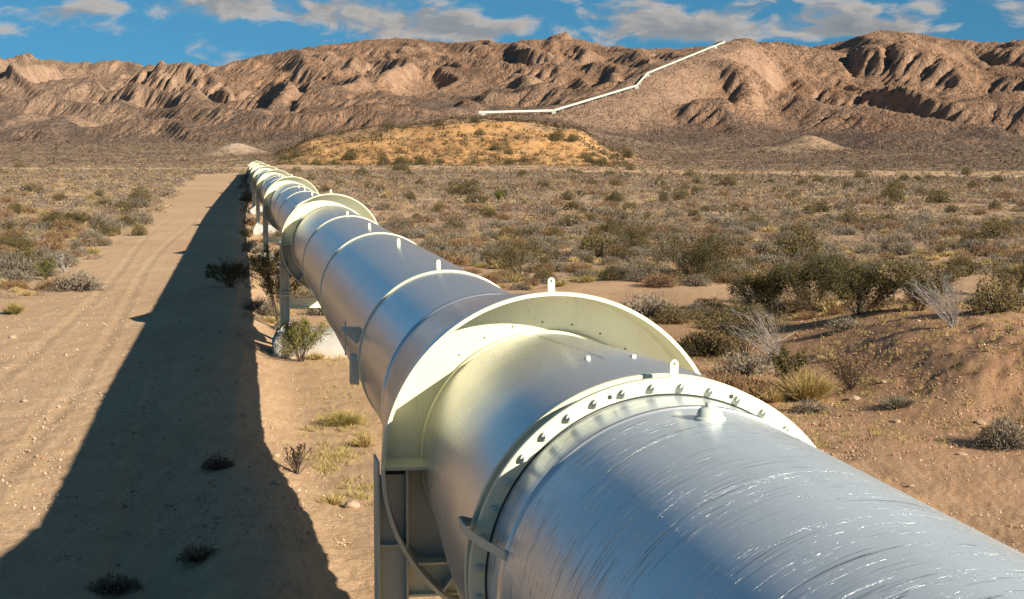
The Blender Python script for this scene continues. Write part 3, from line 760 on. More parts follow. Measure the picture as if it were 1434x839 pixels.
# ------------------------------------------------------------------ the pipeline on the far hill
HR = bpy.data.objects.new('hillside_pipeline', None); COL.objects.link(HR); HR.location = tuple(HP[1] - np.array([0, 0, 2.6]))
tag(HR, 'thin white pipeline climbing the brown mountain ridge in bent straight runs', 'pipeline')
hl = HP[1] - np.array([0, 0, 2.6])
for k in range(len(HP) - 1):
    a, c = HP[k] - hl, HP[k + 1] - hl
    b = MB(); b.cyl(a, c, .92, 18, caps=True); b.build('pipe_run', M['white'], HR, sharp=60)
    n = max(2, int(np.linalg.norm(c - a) / 30))
    for q in range(n):
        p = a + (c - a) * (q + .5) / n
        b = MB(); d = (c - a) / np.linalg.norm(c - a)
        b.cyl(p - d * .3, p + d * .3, 1.06, 18); b.build('support_ring', M['white'], HR, sharp=50)
        b = MB(); b.box((p[0] - 1.5, p[1] - .4, p[2] - 3.6), (p[0] - 1.1, p[1] + .4, p[2] - .2)); b.build('support_leg', M['conc'], HR); b = MB(); b.box((p[0] + 1.1, p[1] - .4, p[2] - 3.6), (p[0] + 1.5, p[1] + .4, p[2] - .2)); b.build('support_leg', M['conc'], HR)
for k in range(1, len(HP) - 1):
    p = HP[k] - hl; b = MB(); b.prism([(p[0] - 2.0, p[2] - 4.2), (p[0] + 2.0, p[2] - 4.2), (p[0] + 1.4, p[2] + .6), (p[0] - 1.4, p[2] + .6)], p[1] - 2.2, p[1] + 2.2); b.build('anchor_block', M['conc'], HR, bevel=.1)

# ------------------------------------------------------------------ plants
def unit(v): return v / (np.linalg.norm(v, axis=-1, keepdims=True) + 1e-9)
def blades(rg, roots, tips, w0, w1, sag=.0):
    """thin two-segment blades from roots to tips"""
    n = len(roots); mid = (roots + tips) / 2; d = tips - roots; L = np.linalg.norm(d, axis=1, keepdims=True)
    mid = mid + np.array([0, 0, 1.]) * L * sag + rg.normal(0, .035, (n, 3)) * L
    side = unit(np.cross(d, rg.normal(size=(n, 3))))
    V = np.concatenate([(roots - side * w0), (roots + side * w0), (mid - side * (w0 + w1) / 2), (mid + side * (w0 + w1) / 2), tips], 0).reshape(5, n, 3).transpose(1, 0, 2).reshape(-1, 3)
    o = (np.arange(n) * 5)[:, None]
    q = o + np.array([[0, 1, 3, 2]]); t = o + np.array([[2, 3, 4]])
    return V, q, t
def leaves(rg, P, size, flat=0.):
    n = len(P); a = unit(rg.normal(size=(n, 3))); b_ = unit(np.cross(a, rg.normal(size=(n, 3)))); s = size * rg.uniform(.6, 1.4, (n, 1))
    V = np.stack([P - a * s, P + b_ * s * .55, P + a * s, P - b_ * s * .55], 1).reshape(-1, 3)
    return V, (np.arange(n) * 4)[:, None] + np.array([[0, 1, 2, 3]])
def pack(name, chunks, mats):
    V = []; fl = []; cn = []; mi = []; o = 0
    for m, Vv, *Fs in chunks:
        V.append(Vv)
        for f in Fs:
            fl.append((f + o).ravel()); cn.append(np.full(len(f), f.shape[1])); mi.append(np.full(len(f), m))
        o += len(Vv)
    return mesh_np(name, np.vstack(V), np.concatenate(fl), np.concatenate(cn), mats, np.concatenate(mi))
def stems(rg, n, R, H, vase=1.0, lean=(0, 0), seg=5, wob=.10, w=.012):
    """curved stems from a crown; returns blade ribbon geometry (3-sided tubes) and sample points"""
    V = []; q = []; o = 0; pts = []
    for i in range(n):
        az = rg.uniform(0, 2 * pi); out = rg.uniform(.15, 1.0) ** .7; h = H * rg.uniform(.65, 1.05) * (1 - .25 * out)
        tip = np.array([cos(az) * R * out + lean[0], sin(az) * R * out + lean[1], h])
        p = []
        j1 = rg.normal(0, wob, 3) * R
        for k in range(seg + 1):
            u = k / seg; c = np.array([cos(az), sin(az), 0]) * .05 * R
            p.append(c * (1 - u) + tip * np.array([u ** (1.0 + .35 * vase)] * 2 + [u ** .85]) + j1 * sin(u * pi) + rg.normal(0, .02, 3) * R * u)
        p = np.array(p); pts.append(p)
        branches = [(p, w)]
        for _ in range(3):
            k = rg.integers(1, seg); st = p[k]; d = unit(p[k + 1] - p[k - 1] + rg.normal(0, .35, 3) * np.linalg.norm(p[k + 1] - p[k - 1])) 
            L = np.linalg.norm(p[-1] - p[k]) * rg.uniform(.5, .95)
            bp = np.array([st + d * L * x + np.array([0, 0, .12 * L * x * x]) for x in (0, .35, .7, 1.)]) + rg.normal(0, .02 * R, (4, 3)) * np.array([[0], [1], [1], [1]])
            branches.append((bp, w * .6)); pts.append(bp)
        for bp, ww in branches:
            m = len(bp)
            for k in range(m):
                d = unit(bp[min(k + 1, m - 1)] - bp[max(k - 1, 0)]); u_ = unit(np.cross(d, [.3, .9, .2])); v_ = np.cross(d, u_); r = ww * (1 - .8 * k / (m - 1))
                for a in (0, 2.094, 4.189): V.append(bp[k] + r * (cos(a) * u_ + sin(a) * v_))
            for k in range(m - 1):
                for a in range(3): q.append([o + k * 3 + a, o + k * 3 + (a + 1) % 3, o + (k + 1) * 3 + (a + 1) % 3, o + (k + 1) * 3 + a])
            o += 3 * m
    return np.array(V), np.array(q), pts
def sample(rg, pts, n, lo=.35, jit=.06):
    out = []
    idx = rg.integers(0, len(pts), n)
    for i in idx:
        p = pts[i]; u = (lo + (1 - lo) * rg.uniform() ** .8) * (len(p) - 1); k = min(int(u), len(p) - 2); f = u - k; out.append(p[k] * (1 - f) + p[k + 1] * f)
    return np.array(out) + rg.normal(0, jit, (n, 3))
def creosote(seed, R, H, nst=22, nleaf=4200, leaf='creo', stem='bark', lean=(0, 0), lsize=.030, deadfrac=0., jit=.055, lo=.32):
    rg = np.random.default_rng(seed)
    V, q, pts = stems(rg, nst, R, H, lean=lean)
    V[:, 2] = np.maximum(V[:, 2], -.05)
    sm = pack('stems', [(0, V, q)], [M[stem]])
    P = sample(rg, pts, nleaf, lo, jit * R); P[:, 2] = np.maximum(P[:, 2], .03)
    LV, lq = leaves(rg, P, lsize)
    nt = nleaf // 5; T = sample(rg, pts, nt, lo * .8, .02 * R); tv, tq, tt = blades(rg, T, T + unit(rg.normal(size=(nt, 3)) + np.array([0, 0, .8])) * rg.uniform(.08, .22, (nt, 1)) * R, .004, .001)
    fm = pack('foliage', [(0, LV, lq), (1, tv, tq, tt)], [M[leaf], M[stem]])
    return sm, fm
def shrub_mesh(seed, R=.5, H=.45, ntw=420, nleaf=1100, leaf='grey', twig='bark', lsize=.020):
    rg = np.random.default_rng(seed)
    lump = lambda d: 1 + .22 * np.sin(d[:, 0] * 5 + seed) * np.cos(d[:, 1] * 4 + seed * 2) + rg.normal(0, .07, len(d))
    def hemi(n):
        d = unit(rg.normal(size=(n, 3))); d[:, 2] = np.abs(d[:, 2]) * .95 + .04; return unit(d)
    d = hemi(ntw); tip = d * np.array([R, R, H]) * lump(d)[:, None]; root = d * np.array([.12 * R, .12 * R, 0]) + rg.normal(0, .04 * R, (ntw, 3)); root[:, 2] = np.abs(root[:, 2]) * .3
    tv, tq, tt = blades(rg, root, tip, .007, .003, .04)
    d = hemi(nleaf); rad = rg.uniform(.62, 1.0, nleaf) ** .6; P = d * np.array([R, R, H]) * (lump(d) * rad)[:, None] + rg.normal(0, .02 * R, (nleaf, 3)); P[:, 2] = np.maximum(P[:, 2], .01)
    LV, lq = leaves(rg, P, lsize)
    # short upright shoots give the rough outline
    d = hemi(ntw); a = d * np.array([R, R, H]) * (lump(d) * .85)[:, None]; bt_ = a + unit(d + np.array([0, 0, .9]) + rg.normal(0, .25, (ntw, 3))) * rg.uniform(.1, .28, (ntw, 1)) * R
    sv, sq, st = blades(rg, a, bt_, .006, .002)
    return pack('shrub', [(1, tv, tq, tt), (0, LV, lq), (0, sv, sq, st)], [M[leaf], M[twig]])
def grass_mesh(seed, R=.3, H=.35, n=500, mat='straw', droop=.0, w=.005):
    rg = np.random.default_rng(seed)
    az = rg.uniform(0, 2 * pi, n); out = rg.uniform(0, 1, n) ** .6
    root = np.stack([np.cos(az) * R * .35 * out, np.sin(az) * R * .35 * out, np.zeros(n)], 1)
    h = H * rg.uniform(.45, 1.05, n) * (1 - .45 * out); tip = root + np.stack([np.cos(az) * R * .75 * out, np.sin(az) * R * .75 * out, h], 1) + rg.normal(0, .07 * R, (n, 3))
    tip[:, 2] = np.abs(tip[:, 2])
    v, q, t = blades(rg, root, tip, w, w * .6, .08 + droop)
    return pack('grass', [(0, v, q, t)], [M[mat]])
def place(name, me, x, y, s=1., rz=None, z=None, label=None, cat=None, group=None, sz=None):
    z = float(ground_z(x, y)[0]) if z is None else z
    o = link(name, me, None, (x, y, z - .02 * s), rng.uniform(0, 2 * pi) if rz is None else rz); o.scale = (s, s, s if sz is None else sz)
    return tag(o, label, cat, group)
def bush(name, px, py, wpx, hpx, label, seed, leaf='creo', stem='bark', nst=26, nleaf=4500, lean=(0, 0), lsize=.03, lo=.32, jit=.055, cat='bush'):
    X, Y, z = at(px, py); R = wpx / 2 * Y / F * 1.3; H = hpx * Y / F * 1.12
    e = bpy.data.objects.new(name, None); COL.objects.link(e); e.location = (X, Y, z - .03)
    tag(e, label, cat)
    sm, fm = creosote(seed, R, H, nst, int(nleaf * (1.5 if leaf == 'creo' else 1)), leaf, stem, (lean[0] * R, lean[1] * R), lsize, jit=jit, lo=lo)
    link('stems', sm, e); link('foliage', fm, e)
    return e
bush('creosote_bush', 975, 396, 118, 72, 'round olive green creosote bush standing alone behind the sandy patch', 101, nleaf=6500, lsize=.035)
bush('creosote_bush', 727, 393, 92, 64, 'twiggy olive brown bush beside the sand behind the near collar', 102, nleaf=3800, nst=30)
bush('creosote_bush', 1068, 440, 90, 70, 'dark green bush at the left end of the dense bush row', 103, nleaf=6000)
bush('creosote_bush', 1138, 443, 115, 88, 'tallest dark green creosote bush in the middle of the bush row', 104, nleaf=9000, nst=30)
bush('creosote_bush', 1205, 442, 110, 80, 'dark green creosote bush right of the tallest one in the row', 105, nleaf=8500, nst=28)
bush('creosote_bush', 1290, 436, 110, 70, 'dark green bush behind the bleached leaning branches', 106, nleaf=7000)
bush('creosote_bush', 1425, 418, 70, 52, 'thin olive bush cut by the right edge of the photograph', 107, nleaf=3500)
bush('dead_bush', 1338, 458, 90, 84, 'bleached dead bush with long grey branches leaning left on the bank', 108, leaf='bark', stem='dead', nst=30, nleaf=500, lean=(-.75, 0), lsize=.02)
bush('creosote_bush', 1045, 500, 130, 78, 'brown green bush sprawling at the foot of the bank', 109, nleaf=5200, nst=34, lean=(-.1, 0))
bush('dead_bush', 1090, 512, 80, 84, 'tangle of dead grey branches arching left over the sprawling bush', 110, leaf='bark', stem='dead', nst=22, nleaf=400, lean=(-.9, 0), lsize=.02)
bush('creosote_bush', 1100, 545, 60, 62, 'small leggy olive bush between the dead tangle and the golden grass', 111, nleaf=1500, nst=14)
bush('dry_bush', 1195, 548, 110, 62, 'thin brown dry bush right of the golden grass tuft', 112, leaf='rust', nleaf=2600, nst=34, lsize=.02)
bush('creosote_bush', 888, 352, 66, 48, 'slender olive bush behind the sandy patch', 113, nleaf=3200)
bush('creosote_bush', 698, 282, 20, 16, 'small bright green bush far out in the grey scrub', 114, leaf='greenleaf', nleaf=1500, nst=14, lsize=.05)
bush('green_bush', 420, 508, 74, 66, 'yellow green bush in front of the second concrete footing', 115, leaf='greenleaf', nleaf=5200, nst=22, lsize=.024)
bush('creosote_bush', 392, 462, 80, 118, 'tall dark leggy bush beside the second post frame of the pipe', 116, nleaf=3400, nst=24, lo=.45)
bush('creosote_bush', 322, 402, 56, 36, 'dark bush standing in the shadow of the pipe', 117, nleaf=3200)
bush('creosote_bush', 372, 395, 40, 52, 'dark bush by the third concrete footing', 118, nleaf=1800, nst=14)
bush('dry_bush', 412, 668, 44, 48, 'small dark brown dry plant at the edge of the pipe shadow', 119, leaf='bark', nleaf=700, nst=16, lsize=.014)
bush('green_bush', 62, 392, 34, 34, 'yellow green bushy plant on the left edge of the sandy track', 120, leaf='greenleaf', nleaf=1800, nst=16, lsize=.025)
bush('dry_bush', 90, 382, 30, 30, 'bare grey twiggy plant right of the yellow green one on the left', 121, leaf='bark', stem='dead', nleaf=400, nst=18)
bush('creosote_bush', 108, 318, 42, 20, 'low dark olive bush on the left desert floor', 122, nleaf=2200, lsize=.04)

def one(name, me, px, py, label, cat, s=1., sz=None, rz=None):
    X, Y, z = at(px, py); return place(name, me, X, Y, s, rz, None, label, cat, None, sz)
one('grass_tuft', grass_mesh(201, .85, .95, 2300, 'straw', .02, .006), 1132, 562, 'golden dry grass tuft below the bank beside the near collar', 'grass tuft', 1.)
one('grass_tuft', grass_mesh(202, .42, .5, 700, 'straw', .02, .006), 1085, 565, 'smaller straw grass tuft left of the golden one', 'grass tuft', 1.)
one('grass_tuft', grass_mesh(203, .34, .42, 700, 'ygreen', .03, .006), 17, 440, 'yellow green grass tuft alone at the left edge on the sand', 'grass tuft', 1.3)
one('grass_tuft', grass_mesh(204, .6, .48, 900, 'ygreen', .0, .005), 478, 598, 'pale green and straw grass tuft left of the pipe under the junction box', 'grass tuft', 1.)
one('grass_tuft', grass_mesh(205, .35, .4, 450, 'straw', .0, .005), 507, 628, 'small orange straw tuft touching the pipe outline', 'grass tuft', 1.)
one('grass_tuft', grass_mesh(206, .28, .28, 260, 'straw', .0, .005), 462, 712, 'thin dry tuft beside the pipe shadow in the foreground', 'grass tuft', 1.)
one('grass_tuft', grass_mesh(207, .35, .36, 420, 'straw', .0, .005), 440, 505, 'orange straw grass at the foot of the yellow green bush', 'grass tuft', 1.)
one('grey_shrub', shrub_mesh(208, .55, .6, 500, 1500, 'grey'), 1412, 630, 'grey shrub on the reddish ground near the right edge', 'shrub', 1.05)
one('grey_shrub', shrub_mesh(209, .55, .5, 420, 1200, 'rust'), 925, 402, 'rusty brown low shrub left of the round green bush', 'shrub', 1.6, 1.3)
one('grey_shrub', shrub_mesh(210, .6, .5, 500, 1600, 'creo'), 985, 497, 'dark low shrub tucked behind the near collar', 'shrub', 1.5, 1.4)
one('grey_shrub', shrub_mesh(211, .5, .45, 420, 1200, 'grey'), 8, 380, 'grey shrub at the left edge behind the sandy track', 'shrub', 1.3)
one('dry_shrub', shrub_mesh(212, .30, .24, 260, 300, 'rust'), 300, 660, 'dark low dry shrub in the middle of the pipe shadow', 'shrub', 1.)
one('dry_shrub', shrub_mesh(213, .30, .2, 260, 300, 'rust'), 272, 792, 'dark sprawling low shrub in the pipe shadow', 'shrub', 1.)
one('dry_shrub', shrub_mesh(214, .34, .2, 260, 300, 'rust'), 150, 836, 'dark low shrub in the shadow at the bottom edge of the photograph', 'shrub', 1.)
one('grass_tuft', grass_mesh(215, .5, .4, 500, 'grey', .0, .005), 1262, 572, 'grey dry tuft below the bank on the right', 'grass tuft', 1.)
one('grass_tuft', grass_mesh(216, .5, .4, 500, 'grey', .0, .005), 1085, 512, 'pale tuft at the foot of the dead tangle', 'grass tuft', 1.)

# scattered scrub: position, size, kind
def density(X, Y):
    s, t = lateral(X, Y); r = np.hypot(X, Y); px = CX + F * X / np.maximum(Y, 1)
    d = np.ones_like(X)
    d *= 1 - sstep(-12.5, -9.0, s + 1.2 * perlin(t / 8, s / 9, 61)) * sstep(-1.7, -2.8, s) * (t < 300 + 20 * perlin(s / 5, t / 20, 79))              # track left of the pipe
    d *= np.where(s < 0, sstep(60, 66, Y + 1.5 * perlin(X / 4, Y / 4, 62)), 1)
    right = s > 0
    tr = 1 - sstep(7.5, 4.5, np.abs(Y - (70 + .28 * (X - 4)) + 1.5 * perlin(X / 5, Y / 5, 63)))      # track crossing on the right
    d *= np.where(right, tr, 1)
    d *= np.where(right & (Y < 36 + .18 * (X - 8)), .06, 1)
    d *= np.where(right & (Y >= 36 + .18 * (X - 8)) & (Y < 60), .30, 1)
    d *= np.where(~right, .6 + 1.0 * sstep(-.25, .3, fbm(X / 14, Y / 22, 2, 64)), .62 + .5 * sstep(-.3, .3, fbm(X / 20, Y / 30, 2, 65)))
    d *= 1 - np.where(px < 470, .985, .86) * sstep(322, 334, Y + 8 * perlin(X / 20, Y / 20, 78)) * sstep(430, 422, Y)
    hill = sstep(390, 430, px) * sstep(890, 850, px) * (Y > 425) * (Y < 660)
    d *= np.where(hill > .5, .85, 1)
    d *= 1 - .85 * np.exp(-(((X + 116) / 10) ** 2 + ((Y - 700) / 14) ** 2))
    return np.where((np.abs(s) < 2.4) & (t > 55) & (t < 275), .55, d * ((np.abs(s) > 1.5) | (t > 285)))
def scatter(r0, r1, n):
    rg = rng; rr = np.sqrt(rg.uniform(r0 ** 2, r1 ** 2, n)); a = rg.uniform(-radians_(21.5), radians_(21.5), n)
    X = rr * np.sin(a); Y = rr * np.cos(a); k = rg.uniform(0, 1, n) < density(X, Y)
    return X[k], Y[k]
area = lambda a, b_: .5 * radians_(43) * (b_ * b_ - a * a)
bands = [(24, 60, .45), (60, 150, 1.1), (150, 420, .75), (420, 800, .26), (800, 1350, .12), (1350, 2300, .045)]
PX, PY, PS, PK = [], [], [], []
for r0, r1, den in bands:
    X, Y = scatter(r0, r1, int(area(r0, r1) * den)); n = len(X); pxs_ = CX + F * X / Y; s, t = lateral(X, Y)
    size = np.exp(rng.normal(-.15, .38, n)) * (.46 if r1 <= 60 else .52); size = np.clip(size, .16, 1.2)
    u = rng.uniform(0, 1, n); cl = perlin(X / 18, Y / 18, 66)
    left = s < 0
    kind = np.where(left, np.where(u < .46 + .2 * cl, 0, np.where(u < .56, 1, np.where(u < .97, 3, 2))),
                    np.where(u < .50 + .25 * cl, 0, np.where(u < .70, 1, np.where(u < .735, 2, 3))))
    hillm = (pxs_ > 390) & (pxs_ < 880) & (Y > 430) & (Y < 650); kind = np.where(hillm, np.where(u < .6, 2, 1), kind); size = np.where(hillm, size * np.where(u < .22, 1.45, .85), size)
    size = np.where(kind == 3, size * .72, size); size = np.where(kind == 2, size * 1.25, size)
    if r0 >= 420: size = size * (1.05 if r0 < 800 else 1.5)
    PX.append(X); PY.append(Y); PS.append(size); PK.append(kind)
PX, PY, PS, PK = map(np.concatenate, (PX, PY, PS, PK))
PZ = ground_z(PX, PY); PR = np.hypot(PX, PY)
pxs = CX + F * PX / PY
appar = PS / PR * (np.abs(pxs - CX) < 740)
protos = {
 0: [shrub_mesh(300 + i, .5, .42, 260, 700, 'grey') for i in range(5)],
 1: [shrub_mesh(320 + i, .5, .40, 320, 500, 'rust', 'rust') for i in range(4)],
 2: [shrub_mesh(340 + i, .5, .62, 260, 1100, 'creo', 'bark', .024) for i in range(4)],
 3: [grass_mesh(360 + i, .5, .5, 260, ('straw', 'ygreen')[i % 2], .02, .008) for i in range(4)]}
meta = {0: ('grey_shrub', 'shrub', 'sage grey shrub'), 1: ('brown_shrub', 'shrub', 'rusty brown twiggy shrub'), 2: ('creosote_shrub', 'shrub', 'small olive green shrub'), 3: ('grass_tuft', 'grass tuft', 'straw coloured grass tuft')}
indiv = np.zeros(len(PX), bool)
def hidden(X, Y):     # ground covered by the near pipe as the photograph shows it
    px = CX + F * X / Y; py = HOR + CAMZ * F / Y
    return (px > 340 + .52 * (py - 215)) & (px < 330 + (py - 215) * 1.85)
hid = hidden(PX, PY) & (PR < 200)
for kind in range(4):
    idx = np.where((PK == kind) & ~hid)[0]; idx = idx[np.argsort(-appar[idx])][:270]; indiv[idx] = True
    nm, cat, desc = meta[kind]
    for i in idx:
        s, t = lateral(PX[i], PY[i]); zone = ('on the open sand left of the pipe' if s < 0 else 'on the scrubby plain right of the pipe')
        if s > 0 and PY[i] < 60: zone = 'on the reddish ground close to the right of the pipe'
        me = protos[kind][rng.integers(len(protos[kind]))]
        k = PS[i] * 2 * 1.0
        place(nm, me, PX[i], PY[i], k, None, PZ[i], '%s %s' % (desc, zone), cat, '%ss %s' % (desc, zone), k * rng.uniform(.75, 1.15))
rest = np.where(~indiv & ~hid)[0]
TINT = np.array([[(.15, .118, .088), (.23, .185, .14)], [(.15, .092, .055), (.24, .15, .09)], [(.07, .06, .028), (.12, .098, .045)], [(.27, .195, .095), (.38, .285, .15)]])
def build_scrub(sel, nf, name, label):
    n = len(sel); rg = rng
    d = unit(rg.normal(size=(n, nf, 3))); d[..., 2] = np.abs(d[..., 2]); sz = PS[sel][:, None, None]
    asp = np.where(PK[sel] == 2, 1.15, .8)[:, None, None] * np.array([0, 0, 1.]) + np.array([1., 1., 0])
    lump = 1 + .3 * np.sin(d[..., :1] * 4 + rg.uniform(0, 6, (n, 1, 1)))
    C = d * sz * asp * lump * rg.uniform(.45, 1., (n, nf, 1)) ** .5
    C = C + np.stack([PX[sel], PY[sel], PZ[sel]], -1)[:, None, :]
    fs = sz * (1.75 / math.sqrt(nf)) * rg.uniform(.6, 1.25, (n, nf, 1))
    a = unit(rg.normal(size=(n, nf, 3)) + d * .0); b_ = unit(np.cross(a, rg.normal(size=(n, nf, 3))))
    V = np.stack([C - a * fs * .5 - b_ * fs * .35, C + b_ * fs * .6, C + a * fs * .55 - b_ * fs * .3], 2)
    low = PZ[sel][:, None, None] - .05
    V[..., 2] = np.maximum(V[..., 2], low)
    V = V.reshape(-1, 3); fl = np.arange(len(V))
    me = mesh_np(name, V, fl, np.full(len(V) // 3, 3), [M['tint']])
    tt = rg.uniform(0, 1, (n, 1)); c = TINT[PK[sel], 0] * (1 - tt) + TINT[PK[sel], 1] * tt
    far_ = sstep(380, 600, PR[sel])[:, None]; c = c * (1 - far_ * np.array([[.34, .36, .30]]))
    c = c[:, None, :] * rg.uniform(.75, 1.25, (n, nf, 1))
    c = np.repeat(c.reshape(-1, 3), 3, 0); attr_c(me, 'tint', np.concatenate([c, np.ones((len(c), 1))], 1))
    return me
mes = []
for lo, hi, nf in ((0, 90, 300), (90, 160, 170), (160, 300, 76), (300, 520, 34), (520, 900, 16), (900, 9999, 8)):
    sel = rest[(PR[rest] >= lo) & (PR[rest] < hi)]
    if len(sel): mes.append(build_scrub(sel, nf, 'scrub', None))
# join the level-of-detail bands into one object
bm = bmesh.new()
lay = None
V = []; C = []
for me in mes:
    a = np.zeros(len(me.vertices) * 3, np.float32); me.vertices.foreach_get('co', a); V.append(a.reshape(-1, 3))
    c = np.zeros(len(me.vertices) * 4, np.float32); me.attributes['tint'].data.foreach_get('color', c); C.append(c.reshape(-1, 4))
V = np.vstack(V); C = np.vstack(C); bm.free()
me = mesh_np('scrub', V, np.arange(len(V)), np.full(len(V) // 3, 3), [M['tint']]); attr_c(me, 'tint', C)
tag(link('desert_scrub', me), 'low grey and brown scrub covering the desert floor out to the mountains', 'scrub', None, 'stuff')

# low weeds and litter by the pipe: uncountable
def weeds():
    rg = rng; V = []; Q = []; T = []; o = 0; Vs = []
    spots = []
    for (cx, cy, wx, n) in ((480, 600, 45, 70), (470, 640, 40, 45), (450, 494, 40, 45), (470, 560, 35, 20), (500, 690, 25, 25), (455, 655, 25, 30)):
        X, Y, z = at(cx + rg.normal(0, wx * .6, n), cy + rg.normal(0, 9, n)); spots += list(zip(X, Y))
    for _ in range(900):
        Y = rg.uniform(34, 64); X = rg.uniform(.09, .33) * Y; spots.append((X, Y))
    sp = np.array(spots); n = len(sp); k = 14
    R0 = np.repeat(sp, k, 0) + rg.normal(0, .07, (n * k, 2)); z = ground_z(R0[:, 0], R0[:, 1])
    root = np.column_stack([R0, z]); tip = root + np.column_stack([rg.normal(0, .06, (n * k, 2)), rg.uniform(.03, .14, n * k)])
    v, q, t = blades(rg, root, tip, .006, .003)
    return pack('weeds', [(0, v, q, t)], [M['ygreen']])
tag(link('ground_weeds', weeds()), 'thin green and straw weeds spread over the soil beside the pipe', 'weeds', None, 'stuff')
def green_patch():
    rg = rng; n = 900; V = []
    c = np.column_stack(at(450 + rg.normal(0, 22, 90), 497 + rg.normal(0, 3, 90))[:2]); R0 = np.repeat(c, 12, 0) + rg.normal(0, .12, (len(c) * 12, 2)); z = ground_z(R0[:, 0], R0[:, 1])
    root = np.column_stack([R0, z]); tip = root + np.column_stack([rg.normal(0, .06, (len(root), 2)), rg.uniform(.04, .14, len(root))])
    v, q, t = blades(rg, root, tip, .010, .005); return pack('green_weeds', [(0, v, q, t)], [M['moss']])
tag(link('green_weeds', green_patch()), 'bright green weeds on the ground before the second footing', 'weeds', None, 'stuff')

# stones
def rock_mesh(seed):
    bm = bmesh.new(); bmesh.ops.create_icosphere(bm, subdivisions=2, radius=.5); rg = np.random.default_rng(seed)
    pl = unit(rg.normal(size=(9, 3))); pd = rg.uniform(.28, .46, 9); sc = rg.uniform(.7, 1.2, 3) * np.array([1, 1, .7])
    for v in bm.verts:
        p = np.array(v.co)
        for a, d_ in zip(pl, pd):
            e = p @ a - d_
            if e > 0: p = p - a * e
        v.co = p * sc + rg.normal(0, .008, 3)
    me = bpy.data.meshes.new('rock'); bm.to_mesh(me); bm.free(); me.materials.append(M['rock']); return me
rk = [rock_mesh(400 + i) for i in range(7)]
feat = [(1200, 562, .30, 'pinkish boulder beside the dry bush below the bank'), (1127, 574, .28, 'flat pink stone right of the golden grass'), (1140, 576, .34, 'reddish stone by the golden grass tuft'),
        (490, 716, .26, 'orange stone on the sand by the pipe post'), (1260, 594, .22, 'pale stone on the reddish track'), (1355, 642, .20, 'white stone left of the grey shrub'),
        (1380, 596, .22, 'pale stone above the grey shrub'), (14, 474, .26, 'dark stone at the left edge on the sand'), (88, 499, .16, 'pale stone on the left sand')]
for i, (px, py, s, lb) in enumerate(feat):
    X, Y, z = at(px, py); place('rock', rk[i % 7], X, Y, s, None, z + s * .12, lb, 'rock')
n = 0
while n < 190:
    if n % 3: Y = rng.uniform(23, 62); X = rng.uniform(.08, .32) * Y
    else: Y = rng.uniform(23, 60); X = rng.uniform(-.32, -.06) * Y
    s, t = lateral(X, Y)
    if abs(s) < 1.7: continue
    z = float(ground_z(X, Y)[0]); k = min(.05 * math.exp(rng.normal(.35, .5)), .24)
    side = 'right' if s > 0 else 'left'
    place('rock', rk[rng.integers(7)], X, Y, k, None, z + k * .15, 'small stone lying on the bare ground %s of the pipe' % side, 'rock', 'small stones %s of the pipe' % side); n += 1
def gravel():
    rg = rng; N = 17000; NB = 5000; Y = np.concatenate([22 + 50 * rg.uniform(0, 1, N) ** 1.3, rg.uniform(33, 58, NB)]); X = np.concatenate([rg.uniform(-.33, .33, N), rg.uniform(.17, .34, NB)]) * Y; bk = np.arange(N + NB) >= N
    s, t = lateral(X, Y); k = (np.abs(s) > 1.2) & ~hidden(X, Y); X, Y, bk = X[k], Y[k], bk[k]; z = ground_z(X, Y); n = len(X)
    r = np.exp(rg.normal(-4.15, .45, n)).clip(.006, .05) * np.where(bk, np.exp(rg.normal(.2, .5, n)), 1.); r = np.minimum(r, .045)
    base = unit(np.array([[1, 0, 0], [-1, 0, 0], [0, 1, 0], [0, -1, 0], [0, 0, 1], [0, 0, -1.]]))
    V = (base[None] * rg.uniform(.75, 1.1, (n, 6, 1)) * r[:, None, None]) + np.stack([X, Y, z - r * .05], -1)[:, None, :]
    f = np.array([[0, 2, 4], [2, 1, 4], [1, 3, 4], [3, 0, 4], [2, 0, 5], [1, 2, 5], [3, 1, 5], [0, 3, 5]])
    Fc = (np.arange(n) * 6)[:, None, None] + f[None]
    me = mesh_np('gravel', V.reshape(-1, 3), Fc.ravel(), np.full(n * 8, 3), [M['tint']])
    u = rg.uniform(0, 1, (n, 1)); c = np.array([[.34, .20, .12]]) * (1 - u) + np.array([[.58, .44, .32]]) * u; c = np.where(bk[:, None], c * np.array([[.72, .60, .52]]), c); c = np.repeat(c, 6, 0)
    attr_c(me, 'tint', np.concatenate([c, np.ones((len(c), 1))], 1)); return me
tag(link('gravel', gravel()), 'fine gravel strewn over the sandy ground', 'gravel', None, 'stuff')

# ------------------------------------------------------------------ sky, sun, camera
sd = RV[0] * 1.0 - DV[0] * 1.3, RV[1] * 1.0 - DV[1] * 1.3, .73
sdv = np.array(sd) / np.linalg.norm(sd)
elev = math.asin(sdv[2]); azm = math.atan2(sdv[0], sdv[1])     # azimuth clockwise from +Y
from mathutils import Vector
sl = bpy.data.lights.new('sun', 'SUN'); sl.energy = 5.0; sl.angle = R_(.55); sl.color = (1.0, .90, .76)
so = bpy.data.objects.new('sun', sl); COL.objects.link(so); so.rotation_euler = Vector(sdv).to_track_quat('Z', 'Y').to_euler(); so.location = (60, -40, 60)

